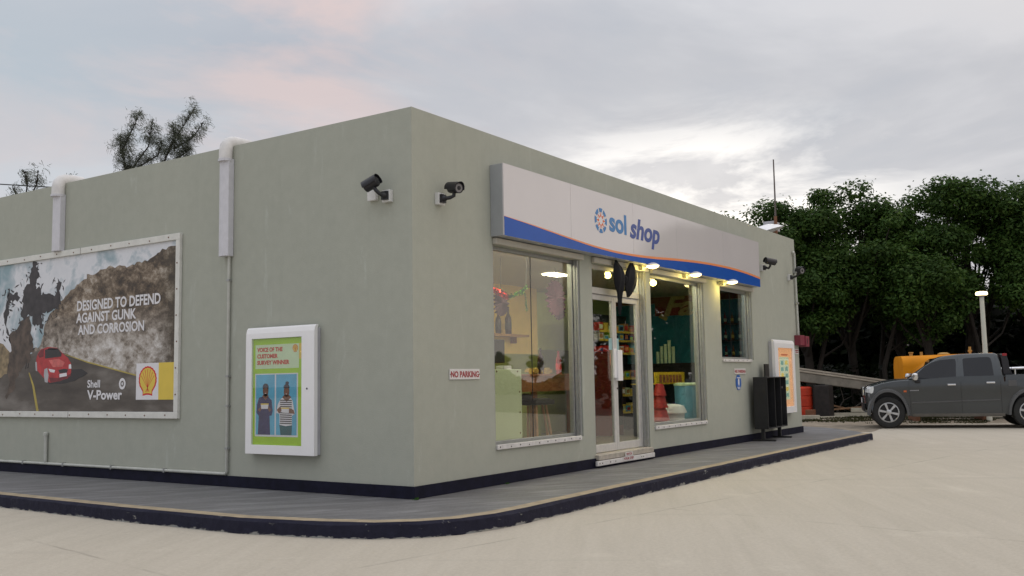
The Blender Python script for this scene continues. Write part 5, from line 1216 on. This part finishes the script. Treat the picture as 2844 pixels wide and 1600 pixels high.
for cx_p, z0 in ((487, 0), (WB, 0)):
    for s in (1, -1):
        x = C(cx_p, 0)[0]; rz = .392
        mb = MB(); prof = [(.245, -.11), (.30, -.125), (.365, -.115), (.388, -.08), (.392, 0), (.388, .08), (.365, .115), (.30, .125), (.245, .11)]
        mb.lathe(prof, (x, s*(TW-.10), rz), (0, 1, 0), 40, False); ty = mb.build('wheel', 'tyre', truck, smooth=True)
        mb = MB(); ys = TW-.10
        mb.lathe([(.248, 0), (.248, .10), (.222, .105), (.215, .06), (.215, .0)], (x, s*ys, rz), (0, s, 0), 36, False)
        for k in range(6):
            a = R(k*60+12); d_ = Vector((math.cos(a), 0, math.sin(a))); q = Vector((-math.sin(a), 0, math.cos(a))); c0 = Vector((x, s*(ys+.06), rz)); f = Vector((0, s*.035, 0))
            v = [c0+d_*.05-q*.018, c0+d_*.05+q*.018, c0+d_*.222+q*.030, c0+d_*.222-q*.030]; mb.add(v+[p+f for p in v], [(3, 2, 1, 0), (4, 5, 6, 7), (0, 1, 5, 4), (1, 2, 6, 5), (2, 3, 7, 6), (3, 0, 4, 7)])
        mb.lathe([(.065, .04), (.065, .10), (.05, .11), (.02, .112)], (x, s*ys, rz), (0, s, 0), 18); mb.build('rim', 'rim', ty, smooth=True)
        mb = MB(); mb.lathe([(.21, .0), (.21, .03)], (x, s*ys, rz), (0, s, 0), 24); mb.build('brake_disc', 'black', ty)
# front end
for s in (1, -1):
    pts = [C(*p) for p in ((132, 745), (140, 690), (190, 655), (262, 650), (268, 690), (240, 745), (180, 758))]
    mb = MB(); n = len(pts); vs = [(.28+(x-.28)*.52+.015, s*(TW+.004), z-.02) for x, z in pts]+[(.28+(x-.28)*.86+.03, s*(TW-.30), z-.01) for x, z in pts]
    mb.add(vs, [tuple(range(n)), tuple(range(n, 2*n))[::-1]]+[(i, n+i, n+(i+1) % n, (i+1) % n) for i in range(n)]); mb.build('headlight', 'headlight', truck, bevel=.01)
    x, z = C(755, 735); mb = MB(); a, b = sorted((s*(TW-.0), s*(TW+.012))); mb.box(x-.035, a, z-.022, x+.035, b, z+.022); mb.build('indicator', 'amberl', truck, bevel=.006)
x, z = C(118, 800)
mb = MB(); mb.box(x-.02, -.5, .80, x+.03, .5, 1.02); mb.build('grille', 'chrome', truck, bevel=.02); mb = MB(); mb.box(x-.02, -.6, .42, x+.03, .6, .60); mb.build('air_intake', 'black', truck)
mb = MB(); mb.box(x+.03, -.26, .62, x+.04, .26, .74); mb.build('number_plate', 'p_white', truck)
for s in (1, -1):
    x, z = C(915, 520); mb = MB(); mb.lathe([(.02, -.09), (.07, -.07), (.085, 0), (.07, .07), (.02, .09)], (x+.0, s*(TW+.08), z), (0, .2*s, 1), 12); mr = mb.build('mirror', 'chrome', truck, smooth=True)
    mb = MB(); mb.box(x-.12, min(s*(TW-.1), s*(TW+.06)), z-.15, x-.0, max(s*(TW-.1), s*(TW+.06)), z-.07); mb.build('mirror_arm', 'dark', mr, bevel=.02)
    x, z = C(2362, 620); mb = MB(); a, b = sorted((s*(TW-.0), s*(TW+.006))); mb.box(x-.09, a, z-.07, x+.09, b, z+.07); 
    if s > 0: mb.build('fuel_flap', 'trucktrim', truck, bevel=.004)
# dark sports bar behind the cab and chrome side rail
mb = MB(); pts = [C(*p) for p in ((2255, 500), (2240, 300), (2225, 205), (2285, 190), (2322, 215), (2345, 300), (2355, 400), (2400, 500))]
for s in (1, -1):
    a, b = sorted((s*.62, s*.76)); mb.prism(pts, a, b, 1)
x0_, z0_ = C(2322, 200); x1_, z1_ = C(2230, 185); mb.box(x0_, -.70, z1_-.13, x1_, .70, z1_-.01); mb.build('sports_bar', 'dark', truck, bevel=.02)
x, z = C(2290, 208); mb = MB(); mb.box(x-.05, .42, z-.03, x+.05, .775, z+.03); mb.build('brake_light', 'redl', truck, bevel=.006)
mb = MB(); (xa, za), (xb, zb) = C(2375, 410), C(3330, 395)
for s in (1, -1):
    mb.tube([(xa, s*(TW-.10), za), (xb, s*(TW-.10), zb+.02)], .032, 10)
    for q in (2420, 2900, 3300): x = C(q, 0)[0]; mb.tube([(x, s*(TW-.10), 1.2), (x, s*(TW-.10), za)], .02, 8)
mb.build('side_rail', 'chrome', truck, smooth=True)
mb = MB(); text(mb, 'WINGLE 5' if False else 'SERIES 3', 0, 0, .2, .03, 0, .003) if False else None
(xa, za), (xb, zb) = C(830, 722), C(955, 722)
mb = MB(frame((xa, TW+.0005, za-.012), (-1, 0, 0), (0, 0, 1)))
for k in range(7): mb.box(k*.024, 0, 0, k*.024+.016, .02, .002)
mb.prism(ell(.185, .012, .014, .014, 10), 0, .002); mb.build('badge', 'p_grey', truck)
mb = MB(); x, z = C(3375, 700); mb.box(x-.0, -TW+.02, z-.15, x+.03, -TW+.2, z+.2); mb.box(x-.0, TW-.2, z-.15, x+.03, TW-.02, z+.2); mb.build('tail_light', 'redl', truck)

# ------------------------------------------------------------ trees
M['bark'] = mat('bark', (.026, .020, .015), .95, var=.35, vscale=5, bump=.5)
M['leafA'] = leaf_mat('broad_leaves', (.036, .078, .016), (.056, .112, .022), (.098, .155, .032))
M['leafD'] = leaf_mat('shade_coloured_leaves', (.007, .011, .005), (.010, .016, .006), (.016, .024, .009))  # leaf colour taken near black to hold the shade of the wood
M['leafC'] = leaf_mat('casuarina_needles', (.10, .115, .085), (.14, .155, .12), (.19, .20, .15))
def leaf_object(name, centers, size, m, parent, seed, flat=.45, up=.5, wdt=.5, outward=None):
    rs = np.random.RandomState(seed); n = len(centers)
    nr = rs.normal(size=(n, 3)); nr[:, 2] = np.abs(nr[:, 2])+up
    if outward is not None: nr += outward*1.8
    nr /= np.linalg.norm(nr, axis=1)[:, None]
    a = rs.normal(size=(n, 3)); a -= nr*(a*nr).sum(1)[:, None]; a /= np.linalg.norm(a, axis=1)[:, None]
    b = np.cross(nr, a); s = size*rs.uniform(.6, 1.25, n)[:, None]
    off = np.array(OFF.get(parent.name, (0, 0, 0))) if parent is not None else 0
    c = centers-off
    v = np.stack([c-a*s*.5, c+b*s*wdt*.5-nr*s*.06, c+a*s*.5, c-b*s*wdt*.5-nr*s*.06], 1).reshape(-1, 3)
    me = bpy.data.meshes.new(name); me.vertices.add(4*n); me.vertices.foreach_set('co', v.astype(np.float32).ravel())
    me.loops.add(4*n); me.loops.foreach_set('vertex_index', np.arange(4*n, dtype=np.int32)); me.polygons.add(n)
    me.polygons.foreach_set('loop_start', np.arange(0, 4*n, 4, dtype=np.int32)); me.update(calc_edges=True); me.validate()
    me.materials.append(M[m]); o = bpy.data.objects.new(name, me); COL.objects.link(o)
    if parent is not None: o.parent = parent
    return o
def broad_tree(x, y, h, r, seed, label, zlow=3.0, clumps=46, per=330, leaf=.155, group='tall broadleaf trees beyond the yard', extra=()):
    rs = np.random.RandomState(seed); rnd = random.Random(seed)
    t = thing('broadleaf_tree', label, 'tree', (x, y, GZ), group=group)
    cz = (h+zlow)/2; hz = (h-zlow)/2; cs = []
    while len(cs) < clumps:
        p = rs.uniform(-1, 1, 3); q = np.linalg.norm(p)
        if q > 1: continue
        if q < .55 and rs.rand() < .6: continue
        if p[2] < -.5 and rs.rand() < .4: continue
        cr = rs.uniform(.38, .85)
        c = np.array([x+p[0]*(r-cr*.6), y+p[1]*(r-cr*.6), GZ+cz+p[2]*(hz-cr*.5)]); cs.append((c, cr))
    for e_ in extra: cs.append((np.array([x+e_[0], y+e_[1], e_[2]]), e_[3]))
    C_ = []; O_ = []
    for c, cr in cs:
        k = int(per*(cr/.6)**2); d = rs.normal(size=(k, 3)); d /= np.linalg.norm(d, axis=1)[:, None]
        rad = cr*rs.uniform(.25, 1, k)**.5; pp_ = c+d*rad[:, None]*np.array([1, 1, .62]); C_.append(pp_); O_.append(d*.8)
        k2 = int(k*.22); d2 = rs.normal(size=(k2, 3)); d2 = np.clip(d2, -1.5, 1.5); C_.append(c+d2*cr*.62*np.array([1, 1, .7])); O_.append(d2*.3)
    leaf_object('crown', np.concatenate(C_), leaf, 'leafA', t, seed, outward=np.concatenate(O_))
    mb = MB(); bx, by = x+rnd.uniform(-.3, .3), y+rnd.uniform(-.3, .3)
    mb.tube([(x, y, GZ-.1), (x+(bx-x)*.5, y+(by-y)*.5, 1.5), (bx, by, zlow+.3), (bx+.1, by, h*.75)], [.19, .15, .12, .05], 9)
    for c, cr in cs[::3]:
        z0 = rnd.uniform(1.6, zlow+.8); mid = ((bx+c[0])/2+rnd.uniform(-.2, .2), (by+c[1])/2, (z0+c[2])/2-.2)
        mb.tube([(bx, by, z0), mid, tuple(c)], [.065, .04, .015], 6)
    mb.build('trunk', 'bark', t, smooth=True)
    return t
T0 = [
 (25.3, 6.5, 7.3, 1.8, 11, 'shortest leafy tree just past the roof mast', 2.9),
 (26.3, 4.9, 8.0, 1.9, 12, 'leafy tree with thin top right behind the roof mast', 3.0),
 (27.4, 2.6, 8.25, 2.5, 13, 'round-topped leafy tree above the sloping beam', 2.7),
 (28.6, 1.2, 7.2, 1.8, 14, 'lower leafy tree in the dip between two tall crowns', 2.8),
 (29.3, -.6, 8.55, 2.5, 15, 'tallest leafy tree, above the cab of the truck', 3.2),
 (30.4, -2.9, 8.4, 2.3, 16, 'tall leafy tree directly behind the street lamp', 3.6),
 (31.2, -5.3, 8.2, 2.4, 17, 'leafy tree cut by the picture edge beyond the truck bed', 3.4),
 (27.0, .0, 5.6, 1.9, 18, 'lower bushy tree under the tallest crown', 2.3),
 (25.9, 3.7, 5.6, 1.8, 19, 'lower bushy tree behind the red drum', 2.4),
 (28.6, -3.2, 5.2, 1.6, 20, 'small bushy tree low behind the street lamp pole', 2.9),
]
made = []
for (x, y, h, r, sd2, lab, zl) in T0:
    made.append(broad_tree(x, y, h, r, sd2, lab, zl, clumps=int(44*(r/2.2)**2*1.25)+6))
rs0 = np.random.RandomState(21)
# the same belt of trees goes on past the frame and shows in the shop windows
def copy_tree(src, loc, rz, label, group, sc=1.):
    r = src.copy(); COL.objects.link(r); r.location = loc; r.rotation_euler = (0, 0, rz); r.scale = (sc, sc, sc); r['label'] = label; r['group'] = group
    for ch in list(src.children):
        c = ch.copy(); COL.objects.link(c); c.parent = r
    return r
rr = random.Random(77)
for i, (x, y) in enumerate([(31.5, -8), (31.8, -11), (31.2, -13.6)]):
    copy_tree(made[(2, 4, 5)[i]], (x+rr.uniform(-.6, .6), y+rr.uniform(-.6, .6), GZ), rr.uniform(0, 6.28), 'tall leafy tree in the belt that continues along the forecourt', 'belt of trees along the forecourt', (1.1, 1., .85)[i])
# far trees seen only as a dark line reflected in the first window
for i in range(12):
    a_ = R(-24-2.1*i); d_ = 100+rr.uniform(-6, 6)
    copy_tree(made[(0, 3, 7, 4, 1, 2)[i % 6]], (-7.8+d_*math.cos(a_), 6.45+d_*math.sin(a_), GZ), rr.uniform(0, 6.28), 'tree in the far tree line across the road', 'far tree line across the road', rr.uniform(.45, .8))
n = 16000; a_ = np.radians(rs0.uniform(-56, -18, n)); d_ = rs0.uniform(92, 98, n)
o = leaf_object('far_hedge', np.stack([-7.8+d_*np.cos(a_), 6.45+d_*np.sin(a_), GZ+rs0.uniform(0, 1, n)*(1.9+.7*np.sin(a_*37)+.5*np.sin(a_*91))], 1), .9, 'leafA', None, 8, wdt=.8); o['kind'] = 'stuff'; o['label'] = 'hedge of scrub along the far side of the road'; o['category'] = 'hedge'
# a second lamp of the same kind across the forecourt; it glints in the poster box
lamp2 = street.copy(); COL.objects.link(lamp2); lamp2.location = (-38.4, 41.2, GZ); lamp2['label'] = 'lit street lamp standing across the forecourt from the billboard wall'
for ch in list(street.children):
    if ch.type == 'MESH': c_ = ch.copy(); COL.objects.link(c_); c_.parent = lamp2
# slim trunks and saplings in the shade under the crowns
for i, (x, y, lx_, h) in enumerate([(26.0, 3.4, .35, 3.6), (28.8, 2.0, .2, 4.2), (29.4, .3, -.3, 4.4), (30.4, -1.2, .25, 4.6), (28.2, -1.5, -.5, 4.0), (29.2, -4.0, .1, 4.6), (26.6, 1.4, .5, 3.8), (31.6, -3.8, -.1, 4.8)]):
    mb = MB(); mb.tube([(x, y, GZ-.1), (x+lx_*.4, y+.1, 1.4), (x+lx_*1.2, y-lx_, h)], [.10+.02*(i % 3), .085, .05], 8)
    t = thing('bare_trunk', 'slim bare trunk standing in the shade of the wood', 'tree trunk', (x, y, GZ), group='slim trunks in the shade of the wood'); mb.build('trunk', 'bark', t, smooth=True)
    mb = MB(); mb.tube([(x+lx_*.6, y, h*.5), (x+lx_+.5, y-.5, h*.62), (x+lx_+.9, y-.9, h*.9)], [.04, .03, .015], 6); mb.build('branch', 'bark', t, smooth=True)
# dense wood behind, one mass, its shade put into the leaf colour
rs = np.random.RandomState(5)
n = 46000; x = rs.uniform(31.5, 40, n); y = rs.uniform(-15, 22, n); zt = 4.2+1.2*np.sin(y*.45)+.8*np.sin(y*1.3+x*.3)
z = GZ+rs.uniform(0, 1, n)**.85*zt
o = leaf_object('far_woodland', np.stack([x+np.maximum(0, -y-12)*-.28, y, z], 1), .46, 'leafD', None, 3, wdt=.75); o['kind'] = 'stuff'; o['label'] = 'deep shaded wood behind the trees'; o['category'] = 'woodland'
n = 9000; y = rs.uniform(-9, 9, n); x = 27.2+rs.uniform(0, 5, n)-y*.35; z = GZ+rs.uniform(0, 1, n)**1.5*1.7
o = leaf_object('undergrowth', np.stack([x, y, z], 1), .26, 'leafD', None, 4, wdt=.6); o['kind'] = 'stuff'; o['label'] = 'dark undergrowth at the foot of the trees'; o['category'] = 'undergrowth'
# dead branches in the gap between the black tank and the truck
for i, pth in enumerate([[(25.2, 2.7, .0), (25.1, 2.45, .35), (25.0, 2.55, .95)], [(25.3, 1.5, .0), (25.2, 1.7, .4), (25.1, 1.55, .75)], [(25.4, 2.2, .1), (25.3, 1.9, .3), (25.2, 1.4, .32)]]):
    mb = MB(); mb.tube(pth, [.03, .022, .008], 6); b_ = pth[1]; mb.tube([b_, (b_[0]-.1, b_[1]-.3, b_[2]+.15)], [.015, .005], 5)
    tag(mb.build('dead_branch', mat('grey_dead_wood', (.16, .14, .12), .9)), ('upright dead branch beside the black tank', 'forked dead branch near the truck nose', 'dead branch lying across the gap under the beam')[i], 'branch')

# feathery casuarinas behind the shop
def casuarina(x, y, label, limbs, seed, leafs=2600, w_=.03, ln=.30):
    rnd = random.Random(seed); t = thing('casuarina_tree', label, 'tree', (x, y, GZ))
    mb = MB(); pts = []
    for path, rads, spread in limbs:
        mb.tube(path, rads, 7)
        P_ = [Vector(p) for p in path]
        for i in range(max(3, len(path)*12)):
            k = rnd.uniform(1.4 if rads[0] > .1 else .25, len(P_)-1.001); a = int(k); p = P_[a].lerp(P_[a+1], k-a)
            d = Vector((rnd.gauss(0, 1), rnd.gauss(0, 1), rnd.gauss(.9, .5))).normalized()*rnd.uniform(.25, 1)*spread*.42
            mb.tube([p, p+d*.6+Vector((0, 0, .05)), p+d], [.012, .008, .004], 5); pts.append((p+d*.45, p+d))
        pts.append((P_[-1]-Vector((0, 0, .2)), P_[-1]))
    mb.build('trunk', 'bark', t, smooth=True)
    off = Vector(OFF[t.name]); vs = []; fs = []
    cl = [a.lerp(b, rnd.random())+Vector((rnd.gauss(0, .09), rnd.gauss(0, .09), rnd.gauss(0, .09))) for a, b in pts for _ in range(1)]
    for i in range(leafs):
        c = rnd.choice(cl)+Vector((rnd.gauss(0, .07), rnd.gauss(0, .07), rnd.gauss(0, .07)))
        d = Vector((rnd.gauss(.35, .5), rnd.gauss(-.3, .5), rnd.gauss(.1, .6))).normalized()*ln*rnd.uniform(.5, 1.1); d.z -= .06
        s = d.cross(Vector((rnd.gauss(0, 1), rnd.gauss(0, 1), rnd.gauss(0, 1)))).normalized()*w_*.5
        c -= off; o = len(vs); vs += [c-s, c+s, c+d]; fs.append((o, o+1, o+2))
    me = bpy.data.meshes.new('crown'); me.from_pydata([tuple(v) for v in vs], [], fs); me.materials.append(M['leafC']); oo = bpy.data.objects.new('crown', me); COL.objects.link(oo); oo.parent = t
casuarina(10.2, 19.6, 'feathery casuarina with an upright plume behind the roof edge',
    [([(10.1, 19.8, GZ), (10.1, 19.75, 5), (10.15, 19.7, 8.0)], [.22, .16, .10], .25), ([(10.1, 19.75, 7.4), (10.0, 19.85, 8.5), (10.15, 19.55, 9.2), (10.25, 19.35, 9.65)], [.03, .024, .016, .006], .55), ([(10.15, 19.7, 7.8), (10.45, 19.2, 8.6), (10.5, 19.1, 9.45)], [.03, .02, .008], .5), ([(10.15, 19.7, 7.8), (10.6, 18.95, 8.3), (10.7, 18.85, 8.7)], [.026, .018, .008], .45), ([(10.1, 19.75, 7.8), (9.98, 19.95, 8.6), (9.97, 19.9, 8.95)], [.03, .02, .01], .3)], 3, 6200, .015, .17)
casuarina(10.9, 18.7, 'feathery casuarina leaning away over the roof edge beside the upright plume',
    [([(10.6, 19.0, GZ), (10.6, 18.9, 5), (10.65, 18.85, 7.6)], [.2, .14, .10], .25), ([(10.65, 18.85, 7.8), (10.8, 18.6, 8.6), (11.0, 18.25, 9.2), (11.16, 17.96, 9.68)], [.03, .024, .016, .006], .5), ([(10.75, 18.7, 8.3), (10.9, 18.5, 8.8), (10.85, 18.55, 9.2)], [.026, .018, .008], .45), ([(10.85, 18.5, 8.5), (11.15, 18.05, 8.8), (11.35, 17.8, 9.25)], [.03, .02, .01], .4), ([(10.7, 18.75, 7.9), (11.0, 18.3, 8.3), (11.15, 18.05, 8.5)], [.03, .02, .01], .4)], 4, 5400, .015, .17)
casuarina(8.5, 22.4, 'small distant feathery tree low behind the roof near the cable',
    [([(8.4, 22.5, GZ), (8.4, 22.5, 5), (8.4, 22.5, 6.9)], [.15, .1, .06], .2), ([(8.4, 22.5, 6.6), (8.45, 22.4, 7.5), (8.4, 22.5, 7.9)], [.03, .02, .01], .4), ([(8.4, 22.5, 6.6), (8.6, 22.15, 7.5), (8.6, 22.1, 7.85)], [.03, .02, .01], .35), ([(8.4, 22.5, 6.8), (8.2, 22.8, 7.4)], [.02, .01], .3)], 6, 1100, .018, .2)
casuarina(9.2, 21.2, 'tiny tree tip showing over the roof beside the shorter downpipe',
    [([(9.2, 21.2, GZ), (9.2, 21.2, 5), (9.22, 21.22, 7.55)], [.12, .08, .02], .2), ([(9.2, 21.2, 7.0), (9.22, 21.22, 7.7)], [.03, .01], .15)], 7, 500, .03, .14)
t = thing('utility_cable', 'thin black cable crossing the sky behind the roof', 'cable', (8, 20, 7.7))
mb = MB(); mb.tube([(-6, 44, 8.6), (7.98, 23.1, 7.52), (8.77, 21.93, 7.41), (12, 17.2, 7.1)], .018, 6); mb.build('cable', 'black', t)
for (x, y, z) in ((-6, 44, 8.7), (12, 17.2, 7.15)):
    mb = MB(); mb.tube([(x, y, GZ-.2), (x, y, z)], [.12, .09], 10); tag(mb.build('utility_pole', 'bark'), 'wooden utility pole carrying the cable behind the shop', 'pole', 'utility poles behind the shop')
